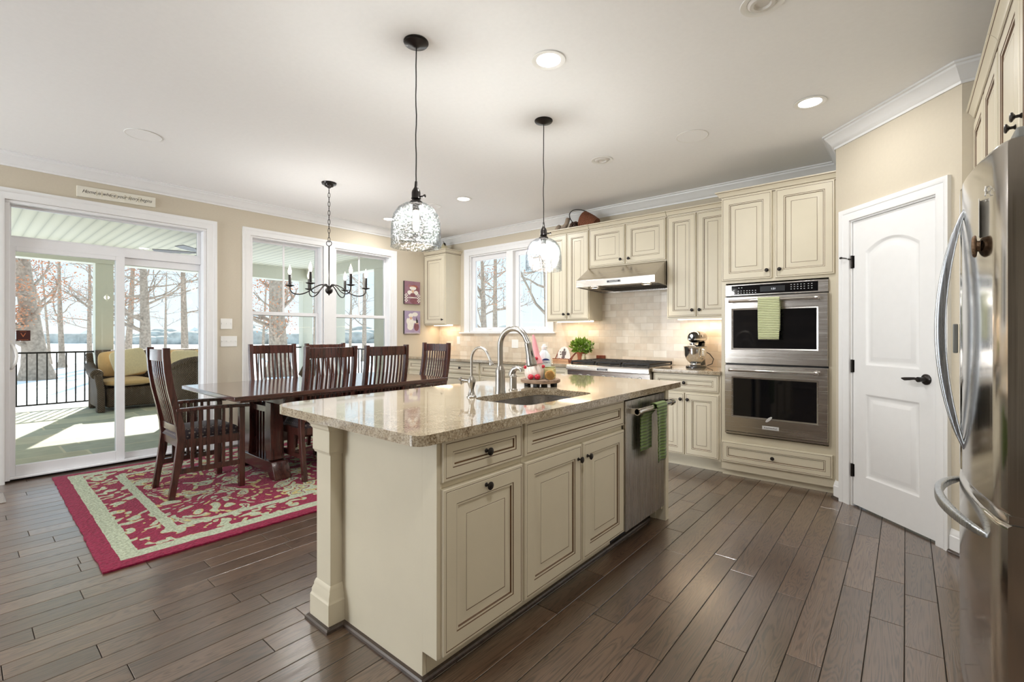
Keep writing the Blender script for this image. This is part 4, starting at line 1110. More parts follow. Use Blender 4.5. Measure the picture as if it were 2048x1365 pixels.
fx, fy = -1.745, 1.968
fa = thing('kitchen_faucet', 'tall brushed nickel pull-down faucet arching over the island sink', 'faucet', (fx, fy, CT))
MB().lathe([(0, 0), (.030, 0), (.030, .006), (.0275, .012), (.0265, .10), (.0275, .125), (.026, .135), (.018, .150), (.0165, .16), (0, .16)], (fx, fy, CT), 24).build('body', NICKEL, fa)
tp = [Vector((fx, fy, CT + .15)), Vector((fx, fy, CT + .265))] + arc_pts((fx + .098, fy, CT + .265), .098, 180, 22, 16) + [Vector((fx + .205, fy, CT + .275))]
MB().tube(tp, .0155, 16).build('spout', NICKEL, fa)
e0 = Vector((fx + .197, fy, CT + .288)); dd_ = Vector((.10, 0, -.125)).normalized() if False else Vector((.22, 0, -.975)).normalized()
hp = MB().lathe([(.0165, 0), (.0195, .004), (.0195, .012), (.019, .02), (.0215, .07), (.029, .115), (.029, .124), (.024, .130), (0, .130)], e0, 22, dd_).build('spray_head', NICKEL, fa)
mb = MB(); q = e0 + Vector((.019, -.004, -.03)); mb.tube([q, q + dd_ * .06 + Vector((.006, 0, 0))], .007, 8); mb.build('spray_button', BLACK, hp)

wx, wy = -1.748, 1.744
wf = thing('water_filter_faucet', 'small slim brushed nickel faucet with a thin gooseneck left of the main faucet', 'faucet', (wx, wy, CT))
MB().lathe([(0, 0), (.026, 0), (.026, .006), (.019, .012), (.013, .035), (.013, .048), (.021, .075), (.022, .088), (.012, .105), (.008, .112), (0, .112)], (wx, wy, CT), 22).build('body', NICKEL, wf)
tp = [Vector((wx, wy, CT + .105)), Vector((wx, wy, CT + .20))] + arc_pts((wx + .062, wy, CT + .20), .062, 180, 35, 14) + [Vector((wx + .128, wy, CT + .21)), Vector((wx + .138, wy, CT + .188))]
mb = MB().tube(tp, .0068, 12); mb.lathe([(.007, 0), (.010, .008), (.013, .02), (.013, .024), (0, .024)], (wx + .134, wy, CT + .197), 14, (.4, 0, -.92)); mb.build('spout', NICKEL, wf)
mb = MB(); mb.tube([(wx, wy, CT + .082), (wx - .028, wy - .014, CT + .084), (wx - .050, wy - .025, CT + .085)], [.009, .007, .009], 10)
mb.tube([(wx - .058, wy - .005, CT + .074), (wx - .046, wy - .045, CT + .096)], .006, 8); mb.tube([(wx - .052, wy - .025, CT + .066), (wx - .052, wy - .025, CT + .105)], .005, 8); mb.build('cross_handle', NICKEL, wf)

sx_, sy_ = -1.782, 2.125
sp_ = thing('side_sprayer', 'short brushed nickel soap pump with a curved lever beside the main faucet', 'soap pump', (sx_, sy_, CT))
MB().lathe([(0, 0), (.027, 0), (.027, .006), (.0215, .010), (.0205, .075), (.023, .078), (.023, .084), (.017, .092), (.015, .098), (0, .10)], (sx_, sy_, CT), 22).build('body', NICKEL, sp_)
mb = MB(); mb.tube([(sx_ - .012, sy_, CT + .085), (sx_ - .006, sy_, CT + .105), (sx_ + .008, sy_, CT + .125), (sx_ + .034, sy_ + .003, CT + .135), (sx_ + .055, sy_ + .004, CT + .128), (sx_ + .060, sy_ + .004, CT + .112)], [.020, .021, .018, .012, .010, .009], 12); mb.build('lever', NICKEL, sp_)

# wooden riser with its feet
rx, ry, rz = -1.80, 2.42, CT + .046
ri = thing('wooden_riser', 'round rustic wooden riser on dark block feet behind the island sink', 'riser', (rx, ry, CT))
MB().lathe([(0, .022), (.118, .022), (.127, .026), (.127, .042), (.123, .046), (0, .046)], (rx, ry, CT), 40).build('board', make_wood('weathered_riser_wood', srgb(98, 78, 64), srgb(164, 138, 116), 0, .7, 0), ri)
for an in (20, 110, 200, 290):
    c = Vector((rx + .088 * math.cos(R(an)), ry + .088 * math.sin(R(an)), CT + .011)); MB().obox(c, (.032, .032, .022)).build('foot', IRON, ri, bevel=.003)
# gnome with ribbed body, pink hat and red boots
vd = Vector((-rx, -ry, 0)).normalized(); vr = Vector((-vd.y, vd.x, 0))     # towards the camera / to its right in the picture
gp = Vector((rx, ry, rz)) + vd * .025 - vr * .040
gn = thing('gnome_figurine', 'small white ribbed gnome figurine with a tall pink hat and red boots on the riser', 'figurine', gp); G = 1.24
bm_ = MB(); nn = 120; vs = []; fs = []
for i in range(17):
    z = .105 * i / 16; r = .050 * math.sqrt(max(0.0, 1 - ((z - .036) / .078) ** 2)) if z > .036 else .050 * (0.80 + .20 * math.sin(z / .036 * math.pi / 2))
    for k in range(nn):
        a = 2 * math.pi * k / nn; rr = r * (1 - .10 * abs(math.sin(6 * a + z * 42)) ** 6); vs.append(gp + Vector((rr * math.cos(a), rr * math.sin(a), z)) * G)
for i in range(16):
    for k in range(nn): fs.append((i * nn + k, i * nn + (k + 1) % nn, (i + 1) * nn + (k + 1) % nn, (i + 1) * nn + k))
fs.append(tuple(range(nn))); bm_.add(vs, fs); bm_.build('body', plain('white_ceramic', srgb(238, 226, 218), .35, var=.02, coat=.3), gn, angle=60)
PINK = plain('pink_ceramic', srgb(228, 158, 164), .4, var=.04, coat=.3); RED = plain('red_ceramic', srgb(186, 28, 52), .3, var=.05, coat=.4)
hat = [gp + q * G for q in (Vector((0, 0, .082)), Vector((0, 0, .10)), Vector((0, 0, .125)) + vr * .004, Vector((0, 0, .16)) + vr * .006, Vector((0, 0, .20)) + vr * .000, Vector((0, 0, .228)) - vr * .006)]
MB().tube(hat, [r * G for r in (.046, .042, .026, .015, .010, .005)], 24).build('hat', PINK, gn, angle=60)
def gl(prof): return [(r * G, h * G) for r, h in prof]
for k in (-1, 1): MB().lathe(gl([(.016 * math.cos(R(q)), .014 * math.sin(R(q))) for q in range(-90, 91, 20)]), gp + (vd * .046 + vr * (.017 * k) + Vector((0, 0, .0145))) * G, 16).build('boot', RED, gn)
for (a, z) in ((-.046, .062), (.047, .066), (.012, .108)):
    MB().lathe(gl([(.009 * math.cos(R(q)), .009 * math.sin(R(q))) for q in range(-90, 91, 20)]), gp + (vr * a + vd * (.024 if abs(a) > .02 else .038) + Vector((0, 0, z))) * G, 12).build('heart', RED, gn)
MB().lathe(gl([(.007 * math.cos(R(q)), .007 * math.sin(R(q))) for q in range(-90, 91, 20)]), gp + (vd * .047 + vr * .010 + Vector((0, 0, .078))) * G, 12).build('nose', PINK, gn)
# dish soap bottle
bp = Vector((rx, ry, rz)) - vd * .055 + vr * .025
bo = thing('dish_soap_bottle', 'clear white dish soap bottle with a blue logo behind the gnome on the riser', 'bottle', bp)
BOT = plain('cloudy_white_soap_bottle', srgb(226, 234, 238), .18, var=.01, coat=.6)
Q = 1.25
MB().lathe([(r * Q, h * Q) for r, h in ((0, 0), (.034, 0), (.037, .006), (.037, .085), (.030, .120), (.018, .140), (.013, .146), (.013, .150), (0, .150))], bp, 28).build('body', BOT, bo)
MB().lathe([(r * Q, h * Q) for r, h in ((0, .150), (.015, .150), (.0155, .164), (.011, .166), (.009, .176), (0, .177))], bp, 20).build('cap', WHITEP, bo)
mb = MB(); tl = facing(bp + vd * .0462 + vr * .010 + Vector((0, 0, .116)), vd)
mb.add([tl @ Vector((.024 * math.cos(R(a)), .013 * math.sin(R(a)) if a < 180 else 0, .001)) for a in range(0, 181, 15)], [tuple(range(13))]); mb.build('logo_arch', NAVY, bo)
text('logo_lettering', 'Dawn', .022, facing(bp + vd * .0472 + vr * .010 + Vector((0, 0, .104)), vd), NAVY, bo, ext=.0003)
# glass jar of yellow soap and the bamboo brush lying in front of it
jp = Vector((rx, ry, rz)) - vd * .005 + vr * .062
ja = thing('soap_jar', 'square jar of pale yellow soap behind the bamboo brush on the riser', 'jar', jp)
MB().obox(jp + Vector((0, 0, .035)), (.062, .062, .07), Matrix.Rotation(YAW * .4, 3, 'Z')).build('jar', plain('pale_yellow_soap_glass', srgb(206, 198, 138), .12, var=.03, coat=.8), ja, bevel=.008)
MB().obox(jp + Vector((0, 0, .073)), (.056, .056, .006), Matrix.Rotation(YAW * .4, 3, 'Z')).build('lid', plain('olive_lid', srgb(150, 150, 96), .4), ja, bevel=.002)
br_ = Vector((rx, ry, rz + .0305)) + vd * .085 + vr * .058
bu = thing('scrub_brush', 'round bamboo scrub brush lying on its side in front of the soap jar', 'brush', br_ - Vector((0, 0, .0305)))
ax = (vd * .9 + vr * .35).normalized()
MB().lathe([(0, -.042), (.016, -.040), (.020, -.030), (.022, -.015), (.028, -.012), (.028, 0), (0, 0)], br_, 22, ax).build('handle', make_wood('bamboo', srgb(150, 100, 50), srgb(206, 160, 96), 0, .5, .2), bu)
mb = MB(); px = ax.orthogonal().normalized(); py = ax.cross(px)
for k in range(110):
    a = k * 2.39996; r = .0275 * math.sqrt(k / 110); c = br_ + px * r * math.cos(a) + py * r * math.sin(a); mb.tube([c, c + ax * .018 + (px * math.cos(a) + py * math.sin(a)) * r * .12], .0017, 5)
mb.build('bristles', plain('tan_bristle', srgb(214, 172, 104), .8, var=.15), bu)

# ------------------------------------------------------------------ towels
def towel(name, label, M, width, front_len, back_len, rad, mat, folds=0.0, thick=.005, back_shift=0.0):
    """cloth hung over a bar: local x across, y towards the viewer, z up; M places the bar axis"""
    t = thing(name, label, 'towel', M.translation)
    prof = [(-rad, -back_len + k * back_len / 10) for k in range(11)] + [(-rad * math.cos(R(a)), rad * math.sin(R(a))) for a in range(20, 180, 20)] + [(rad, -k * front_len / 14) for k in range(0, 15)]
    nx = 24; vs = []; fs = []
    for i, (y, z) in enumerate(prof):
        hang = max(0.0, -z)
        for k in range(nx + 1):
            u = k / nx - .5
            w = width * (1 + .05 * math.sin(hang * 9)) * (1 - .05 * min(1, hang * 6))
            yy = y + folds * min(1, hang * 10) * math.sin(u * 9 + (0 if y > 0 else 2.0)) * (1 if y > 0 else .5) + (.004 * math.sin(z * 340) if y > 0 else 0) * 0.35
            vs.append(M @ Vector((u * w + (back_shift if y < 0 else 0) * min(1, hang * 20), yy, z)))
    for i in range(len(prof) - 1):
        for k in range(nx): fs.append((i * (nx + 1) + k, i * (nx + 1) + k + 1, (i + 1) * (nx + 1) + k + 1, (i + 1) * (nx + 1) + k))
    MB().add(vs, fs).build('cloth', mat, t, solid=thick, angle=70)
    return t
towel('dish_towel', 'pale green ribbed towel hanging from the upper oven door handle', facing((-.864, 4.311, 1.540), (0, -1, 0)) @ Matrix(((1, 0, 0, 0), (0, 0, 1, 0), (0, 1, 0, 0), (0, 0, 0, 1))), .158, .333, .26, .018, LIMET, .003)
towel('dish_towel', 'dark green ribbed towel draped over the dishwasher handle on the island', facing((-1.178, 2.815, .806), (1, 0, 0)) @ Matrix(((1, 0, 0, 0), (0, 0, 1, 0), (0, 1, 0, 0), (0, 0, 0, 1))), .150, .335, .25, .0235, GREENT, .006, back_shift=-.13)

# ------------------------------------------------------------------ refrigerator
FY0, FY1 = 1.80, 2.712
fg = thing('refrigerator', 'large stainless steel french-door refrigerator with bowed front beside the pantry door', 'refrigerator', (.60, 2.256, 0))
def bow(y): return .197 - .050 * (1 - ((y - 2.256) / .456) ** 2)
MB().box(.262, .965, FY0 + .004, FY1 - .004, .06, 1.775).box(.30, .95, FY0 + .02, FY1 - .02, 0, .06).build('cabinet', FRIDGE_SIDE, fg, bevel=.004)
def fdoor(name, y0, y1, z0, z1, nn=14):
    ys = [y0 + (y1 - y0) * k / nn for k in range(nn + 1)]
    mb = MB(); e = .010
    def outline(ins):
        pts = []
        for k, y in enumerate(ys): pts.append((bow(y) + ins, y))
        return pts
    K = nn + 1; vs = []; fs = []
    rows = [(z0, .008), (z0 + .006, .001), (z0 + .014, 0), (z1 - .014, 0), (z1 - .006, .001), (z1, .008)]
    for z, ins in rows:
        for k, y in enumerate(ys):
            edge = .010 if k in (0, nn) else 0
            vs.append((bow(y) + ins + edge, y, z))
    for i in range(len(rows) - 1):
        for k in range(nn): fs.append((i * K + k, i * K + k + 1, (i + 1) * K + k + 1, (i + 1) * K + k))
    b = len(vs)
    for z in (z0, z1): vs += [(.258, y0, z), (.258, y1, z)]
    fs += [(b, b + 1, b + 3, b + 2), tuple(range(K)) + (b + 1, b), tuple((len(rows) - 1) * K + k for k in range(K)) + (b + 3, b + 2),
           tuple(i * K for i in range(len(rows))) + (b + 2, b), tuple(i * K + nn for i in range(len(rows))) + (b + 3, b + 1)]
    return mb.add(vs, fs).build(name, FRIDGE_STEEL, fg, angle=42)
n_door = fdoor('door', FY0, 2.253, .768, 1.770); f_door = fdoor('door', 2.259, FY1, .768, 1.770); frz = fdoor('freezer_drawer', FY0, FY1, .075, .742, 24)
MB().box(.215, .262, FY0 + .012, FY1 - .012, .742, .768).build('door_gap', GREYP, fg)
BLUESTEEL = make_steel('satin_handle_metal', (.50, .53, .57), .3, 2)
def vhandle(y, par):
    zs = [.862 + (1.672 - .862) * k / 24 for k in range(25)]; x = bow(y)
    pts = [(x + .004 - .060 * math.sin(math.pi * k / 24) ** .8, y, z) for k, z in enumerate(zs)]
    ws_ = [(.012 + .020 * math.sin(math.pi * min(1, k / 24)) ** .6, .010 + .016 * math.sin(math.pi * k / 24) ** .6) for k in range(25)]
    MB().bar(pts, .03, .02, Vector((0, 1, 0)), ws=ws_).build('handle', BLUESTEEL, par, bevel=.004, sub=1, angle=60)
vhandle(2.185, n_door); vhandle(2.320, f_door)
pts = []; ws_ = []
for k in range(31):
    y = 1.90 + (2.61 - 1.90) * k / 30; pts.append((bow(y) + .004 - .062 * math.sin(math.pi * k / 30) ** .7, y, .672 + .012 * math.sin(math.pi * k / 30))); ws_.append((.014 + .018 * math.sin(math.pi * k / 30) ** .5, .012 + .012 * math.sin(math.pi * k / 30) ** .5))
MB().bar(pts, .03, .02, Vector((0, 0, 1)), ws=ws_).build('handle', BLUESTEEL, frz, bevel=.004, sub=1, angle=60)
for y in (FY0 + .05, FY1 - .05):
    MB().box(.222, .35, y - .045, y + .045, 1.7705, 1.80).build('hinge_cover', GREYP, fg, bevel=.006)
MB().box(.21, .30, FY0 + .006, FY0 + .05, .744, .766).tube([(.222, FY0 + .025, .74), (.222, FY0 + .025, .772)], .012, 10).build('hinge', CHROME, fg)

# photo and round magnet on the near door
def on_door(y, z, off): 
    n = Vector((-1, -(.1 * (y - 2.256) / .456 ** 2), 0)).normalized(); return Vector((bow(y), y, z)) + n * off, n
p, n = on_door(1.955, 1.592, .002); ph = thing('photo_print', 'small photo print stuck to the refrigerator above the round magnet', 'photo', p)
fm = facing(p, n); m_ = lambda a, b, c: fm @ Vector((a, b, c))
MB().add([m_(a, b, c) for c in (-.001, 0) for b in (-.055, .055) for a in (-.034, .034)], [(0, 2, 3, 1), (4, 5, 7, 6), (0, 1, 5, 4), (2, 6, 7, 3), (0, 4, 6, 2), (1, 3, 7, 5)]).build('paper', WHITEP, ph)
MB().add([m_(a, b, .0004) for b in (-.048, .048) for a in (-.028, .028)], [(0, 1, 3, 2)]).build('picture', plain('snapshot_colours', srgb(214, 184, 172), .8, var=.35, scale=40), ph)
p, n = on_door(1.95, 1.512, .0); mg = thing('round_magnet', 'round ornate bronze magnet on the refrigerator holding the photo', 'magnet', p)
MB().lathe([(0, 0), (.016, 0), (.016, .008), (.031, .010), (.033, .013), (.031, .017), (.026, .019), (.024, .017), (.016, .018), (.014, .016), (.007, .018), (0, .019)], p, 28, n).build('disc', plain('antique_bronze', srgb(112, 88, 66), .4, metal=.6, var=.5, scale=90, bmp=.5), mg)
p, n = on_door(1.905, 1.645, .0012); dc = thing('door_sticker', 'tiny white curly sticker on the refrigerator right of the photo', 'sticker', p)
mb = MB(); fm = facing(p, n)
for (cx, cz, r) in ((0, 0, .012), (.020, .010, .010), (.006, .022, .008)): mb.tube([fm @ Vector((cx + r * math.cos(R(a)), cz + r * math.sin(R(a)), 0)) for a in range(0, 330, 30)], .0014, 5)
mb.build('curl', WHITEP, dc)
# clip on the edge of the far door
p, n = on_door(2.44, 1.235, .004); cl = thing('magnet_clip', 'slim grey clip on the far door of the refrigerator between the handles', 'clip', p)
MB().obox(p + n * .008, (.014, .02, .11)).build('bar', GREYP, cl, bevel=.003)

# cabinets above the refrigerator and along the alcove
FC = Frame((.306, 0, 0), (0, -1, 0), (-1, 0, 0))        # a = -Y
wall_cab(FC, -3.640, -2.745, 1.81, 2.46, 'cream wall cabinet with two doors next to the alcove wall beyond the refrigerator', [(-3.622, -3.215, 1.825, 2.42, (-3.25, 1.90)), (-3.175, -2.765, 1.825, 2.42, (-3.14, 1.90))], depth=.69, crown=2.50, rail=False)
wall_cab(FC, -2.742, -1.775, 1.81, 2.46, 'cream wall cabinet directly above the refrigerator', [(-2.725, -2.272, 1.825, 2.42, (-2.315, 1.955)), (-2.255, -1.79, 1.825, 2.42, (-2.205, 1.955))], depth=.69, crown=2.50, rail=False)
o = MB().box(.306, .995, 2.745, 3.640, 0, 1.808).build('tall_side_cabinet', CREAM); tag(o, 'plain cream tall cabinet side between the refrigerator and the alcove wall', 'cabinet')

# ------------------------------------------------------------------ things on the back counters
mx, my = -1.60, 4.765
mi_ = thing('stand_mixer', 'black stand mixer with a steel bowl on the short counter right of the rangetop', 'mixer', (mx, my, CT))
GLOSSB = plain('glossy_black_enamel', srgb(18, 17, 18), .12, var=0, coat=1.0)
A = Vector((.02, -1.0, 0)).normalized(); B = Vector((A.y, -A.x, 0)) * -1       # head points along A
c0 = Vector((mx, my, CT))
def ml(a, b, z): return c0 + A * a + B * b + Vector((0, 0, z))
mb = MB(); ol = []
for k in range(28):
    an = 2 * math.pi * k / 28; a = .135 * math.cos(an) * (1.0 if math.cos(an) > 0 else 1.1); b = (.100 if math.cos(an) > 0 else .085) * math.sin(an); ol.append((a, b))
mb.rings([[ml(a * s, b * s, z) for a, b in ol] for s, z in ((1, 0), (1, .012), (.96, .022), (.80, .030))], [0, 0, 0, 0])
mb.build('base', GLOSSB, mi_)
MB().tube([ml(-.105, 0, .02), ml(-.108, 0, .10), ml(-.10, 0, .18), ml(-.085, 0, .25)], [.055, .045, .043, .055], 20, flat=(1, .9)).build('column', GLOSSB, mi_)
hd_ = MB(); prof = [(-.175, .012), (-.165, .045), (-.13, .062), (-.06, .066), (.03, .064), (.09, .060), (.125, .050), (.142, .030), (.146, .012)]
rings_ = []
for a, r in prof: rings_.append([ml(a, r * 1.0 * math.cos(2 * math.pi * k / 24), .298 + r * (1.05 if math.sin(2 * math.pi * k / 24) > 0 else .85) * math.sin(2 * math.pi * k / 24)) for k in range(24)])
hd_.rings(rings_, [0] * len(rings_)); n24 = 24
hd_.add(rings_[0], [tuple(range(24))]); head = hd_.build('head', GLOSSB, mi_, angle=60)
band = MB(); rb = []
for a, r in prof[3:]: rb.append((a, r + .0012))
up = []; lo = []
for a, r in list(reversed(rb)): up.append(ml(a, -r, .290)); lo.append(ml(a, -r, .276))
for a, r in rb: up.append(ml(a, r, .290)); lo.append(ml(a, r, .276))
nb = len(up); band.add(up + lo, [(k, k + 1, nb + k + 1, nb + k) for k in range(nb - 1)]); band.build('trim_band', CHROME, mi_)
mb = MB(); mb.lathe([(0, 0), (.026, 0), (.026, .014), (.022, .018), (0, .018)], ml(.085, 0, .226), 20); mb.lathe([(.040, 0), (.042, .012), (.040, .024), (0, .024)], ml(.085, 0, .226), 24); mb.build('attachment_hub', CHROME, mi_)
MB().lathe([(0, 0), (.012, 0), (.015, .005), (.0, .006)], ml(.142, 0, .315), 18, A).build('hub_cap', CHROME, mi_)
MB().obox(ml(.03, .0655, .315), (.034, .002, .022), Matrix((A, B, Vector((0, 0, 1)))).transposed()).build('oval_badge', SILVER, mi_, bevel=.001)
MB().lathe([(0, .0), (.045, 0), (.052, .004), (.050, .012), (.055, .020), (.082, .050), (.101, .095), (.108, .150), (.110, .175), (.114, .180), (.112, .183), (.106, .178), (.10, .15), (.09, .08), (.05, .03), (0, .024)], ml(.045, 0, .030), 40).build('bowl', CHROME, mi_)
q = ml(.045, 0, .03); sd = (Vector((-mx, -my, 0)).normalized() + Vector((.75, .1, 0))).normalized()
MB().bar([q + sd * .108 + Vector((0, 0, .165)), q + sd * .140 + Vector((0, 0, .155)), q + sd * .146 + Vector((0, 0, .11)), q + sd * .132 + Vector((0, 0, .065)), q + sd * .095 + Vector((0, 0, .06))], .028, .006, sd.cross(Vector((0, 0, 1)))).build('bowl_handle', CHROME, mi_, sub=1)
MB().tube([ml(-.15, .03, .16), ml(-.19, .07, .13), ml(-.215, .10, .08), ml(-.20, .09, .03), ml(-.17, .05, .012)], .0045, 8).build('power_cord', BLACK, mi_)

# potted plant, plaque and trinkets between the window and the rangetop
tr = thing('wooden_tray', 'narrow brown wooden tray under the potted plant at the edge of the rangetop', 'tray', (-2.975, 4.79, CT))
MB().box(-3.075, -2.868, 4.70, 4.89, CT + .0005, CT + .014).box(-3.075, -2.868, 4.694, 4.703, CT + .0005, CT + .026).box(-3.075, -2.868, 4.887, 4.896, CT + .0005, CT + .026).build('board', RUST, tr, bevel=.002)
pp = Vector((-2.955, 4.79, CT + .0145))
pl = thing('potted_plant', 'bushy green plant in a terracotta pot beside the rangetop', 'plant', pp)
MB().lathe([(0, 0), (.040, 0), (.052, .082), (.060, .084), (.062, .112), (.055, .112), (.050, .098), (0, .096)], pp, 28).build('pot', TERRA, pl)
def leafy(center, rad, count, seed, size, mat_name, z0=0.0, squash=.8):
    rn = random.Random(seed); mb = MB()
    for k in range(count):
        d = Vector((rn.gauss(0, 1), rn.gauss(0, 1), rn.gauss(.35, .8))).normalized(); r = rad * rn.uniform(.35, 1.0)
        c = center + Vector((d.x * r, d.y * r, max(z0, d.z * r * squash)))
        ax = (d + Vector((rn.uniform(-.7, .7), rn.uniform(-.7, .7), rn.uniform(-.3, .8)))).normalized(); sd = ax.orthogonal().normalized(); sd = Matrix.Rotation(rn.uniform(0, 6.28), 3, ax) @ sd
        L_ = size * rn.uniform(.7, 1.3); w = L_ * .28; nrm = ax.cross(sd)
        mb.add([c, c + ax * L_ * .5 + sd * w + nrm * L_ * .06, c + ax * L_, c + ax * L_ * .5 - sd * w + nrm * L_ * .06], [(0, 1, 2), (0, 2, 3)])
    return mb
lf = leafy(pp + Vector((0, 0, .155)), .13, 620, 3, .040, '', -.03).build('leaves', PLANT, pl); lf['kind'] = 'stuff'
rn = random.Random(5); mb = MB()
for k in range(26):
    a = rn.uniform(0, 6.28); r = rn.uniform(.03, .12); mb.tube([pp + Vector((0, 0, .095)), pp + Vector((r * .4 * math.cos(a), r * .4 * math.sin(a), .15)), pp + Vector((r * math.cos(a), r * math.sin(a), rn.uniform(.14, .25)))], .0016, 5)
mb.build('stems', PLANT, pl)
lf = leafy(pp + Vector((.055, .02, .155)), .085, 90, 9, .034, '', -.02).build('pale_sprigs', PLANTV, pl); lf['kind'] = 'stuff'
# pottery jug with a loop handle next to the pot
jg = Vector((-2.868 - .012, 4.83, CT + .0145)); jg = Vector((-2.895, 4.745, CT + .0145))
j = thing('pottery_jug', 'small cream pottery jug with a loop handle right of the potted plant', 'jug', jg)
MB().lathe([(0, 0), (.020, 0), (.027, .02), (.026, .05), (.018, .075), (.019, .088), (.016, .088), (.014, .07), (0, .06)], jg, 22).build('body', PEWTER, j)
q = Vector((.55, -.83, 0)); MB().tube([jg + q * .018 + Vector((0, 0, .08)), jg + q * .040 + Vector((0, 0, .072)), jg + q * .046 + Vector((0, 0, .045)), jg + q * .038 + Vector((0, 0, .018)), jg + q * .024 + Vector((0, 0, .012))], .0065, 8).build('handle', PEWTER, j)
# rooster-shaped plaque on an iron easel
pq = Vector((-3.20, 4.80, CT))
e = thing('plaque_stand', 'rusty metal easel with a wooden ledge in front of the plaque', 'stand', pq + Vector((.04, 0, 0)))
mb = MB().box(-3.335, -3.105, 4.735, 4.80, CT + .0005, CT + .012); mb.box(-3.335, -3.105, 4.733, 4.741, CT + .012, CT + .030)
mb.build('ledge', make_wood('pale_ledge_wood', srgb(176, 128, 92), srgb(214, 170, 132), 0, .6, 0), e)
mb = MB(); mb.bar([(-3.085, 4.745, CT + .002), (-3.07, 4.765, CT + .06), (-3.045, 4.80, CT + .105), (-3.02, 4.83, CT + .125)], .05, .005, Vector((0.8, -.6, 0))); mb.bar([(-3.13, 4.74, CT + .002), (-3.10, 4.77, CT + .04), (-3.06, 4.80, CT + .10)], .012, .006, Vector((.8, -.6, 0)))
mb.bar([(-3.32, 4.765, CT + .02), (-3.32, 4.85, CT + .13)], .012, .006); mb.tube([(-3.34, 4.737, CT + .034), (-3.20, 4.733, CT + .036), (-3.10, 4.737, CT + .034)], .004, 6)
mb.build('metal_frame', RUST, e)
pk = thing('chef_plaque', 'white shaped plaque with a printed cook standing on the easel', 'plaque', pq + Vector((-.03, .03, .014)))
M_ = Matrix.Translation(pq + Vector((-.025, .005, .0145))) @ Matrix.Rotation(R(-9), 4, 'X')
outl = [(-.095, 0), (.095, 0), (.10, .03), (.092, .075), (.070, .12), (.040, .155), (0, .172), (-.045, .155), (-.075, .12), (-.097, .07), (-.10, .03)]
mb = MB(); n_ = len(outl)
mb.add([M_ @ Vector((a, y, b)) for y in (0, .010) for a, b in outl], [tuple(range(n_)), tuple(n_ + k for k in range(n_))] + [(k, (k + 1) % n_, n_ + (k + 1) % n_, n_ + k) for k in range(n_)])
mb.build('board', plain('white_plaque', srgb(236, 230, 222), .5), pk)
def blobs(mb, M, items, y):
    for i, (a, b, ra, rb) in enumerate(items): mb.add([M @ Vector((a + ra * math.cos(R(t)), y - .00015 * i, b + rb * math.sin(R(t)))) for t in range(0, 360, 24)], [tuple(range(15))])
mb = MB(); blobs(mb, M_, [(0, .075, .022, .045), (.005, .128, .014, .017), (-.022, .085, .010, .030), (.026, .09, .008, .030), (-.005, .035, .026, .016), (-.05, .10, .010, .008), (-.045, .07, .012, .010), (-.06, .02, .010, .006), (-.03, .015, .010, .005), (.03, .018, .010, .005)], -.0006); mb.build('print', plain('muted_print', srgb(104, 92, 90), .7, var=.4, scale=90), pk)
MB().lathe([(0, 0), (.016, .012), (.022, .035), (.014, .055), (0, .066)], pq + Vector((.075, .05, .178)), 14).build('crest', plain('coral_print', srgb(214, 110, 82), .6), pk)
wb_ = thing('wooden_block', 'low reddish wooden block against the tile behind the rangetop corner', 'block', (-2.80, 4.985, .926))
MB().box(-2.862, -2.745, 4.972, 4.996, .9262, 1.0).build('block', RUST, wb_, bevel=.006)

# on top of the wall cabinets
def pear(x, y, z, s, label, seed, lean):
    p = Vector((x, y, z)); t = thing('pear_ornament', label, 'ornament', p, 0)
    MB().lathe([(0, 0), (.05 * s, .002), (.072 * s, .030 * s), (.074 * s, .055 * s), (.058 * s, .09 * s), (.036 * s, .125 * s), (.022 * s, .155 * s), (.010 * s, .165 * s), (0, .166 * s)], p, 24).build('body', PEWTER, t)
    q = p + Vector((0, 0, .16 * s)); mb = MB().tube([q, q + Vector((lean * .012, 0, .025)), q + Vector((lean * .03, 0, .04))], [.005, .004, .003], 6)
    mb.bar([q + Vector((.002, -.012, .01)), q + Vector((.03, -.02, -.010)), q + Vector((.055, -.025, -.05))], .03, .002, Vector((.3, .9, .2)), ws=[(.008, .002), (.034, .002), (.004, .002)]); mb.build('stem', BRONZE, t)
pear(-5.435, 4.83, 2.493, 1.0, 'pale pear ornament at the right on top of the corner wall cabinet', 1, -1)
pear(-5.60, 4.84, 2.493, .9, 'pale pear ornament nearer the wall corner on top of the corner wall cabinet', 2, 1)
TOPZ = UT + .0405
def gourd(p, pts, rs, label):
    t = thing('dried_gourd', label, 'gourd', p); MB().tube(pts, rs, 18).build('shell', DRIFT, t, sub=1, angle=80)
gx = Vector((-3.29, 4.80, TOPZ))
gourd(gx, [gx + Vector((-.03, .05, .10)), gx + Vector((-.03, .05, .135)), gx + Vector((-.03, .05, .08)), gx + Vector((-.03, .05, .045)), gx + Vector((-.03, .05, .0))][1:], [.010, .055, .058, .030], 'round grey-brown dried gourd on the tall wall cabinet beside the kitchen window')
gx = Vector((-3.19, 4.78, TOPZ))
gourd(gx, [gx + Vector((-.045, .0, .02)), gx + Vector((-.03, 0, .045)), gx + Vector((.01, 0, .075)), gx + Vector((.035, 0, .115)), gx + Vector((.05, 0, .155)), gx + Vector((.05, 0, .178))], [.018, .036, .030, .024, .032, .020], 'crook-necked grey-brown gourd left of the tipped basket on the wall cabinets')
vn = Vector((-3.06, 4.80, TOPZ)); t = thing('vine_ball', 'tangled dark vine bundle between the gourds and the tipped basket', 'decoration', vn)
rn = random.Random(11); mb = MB()
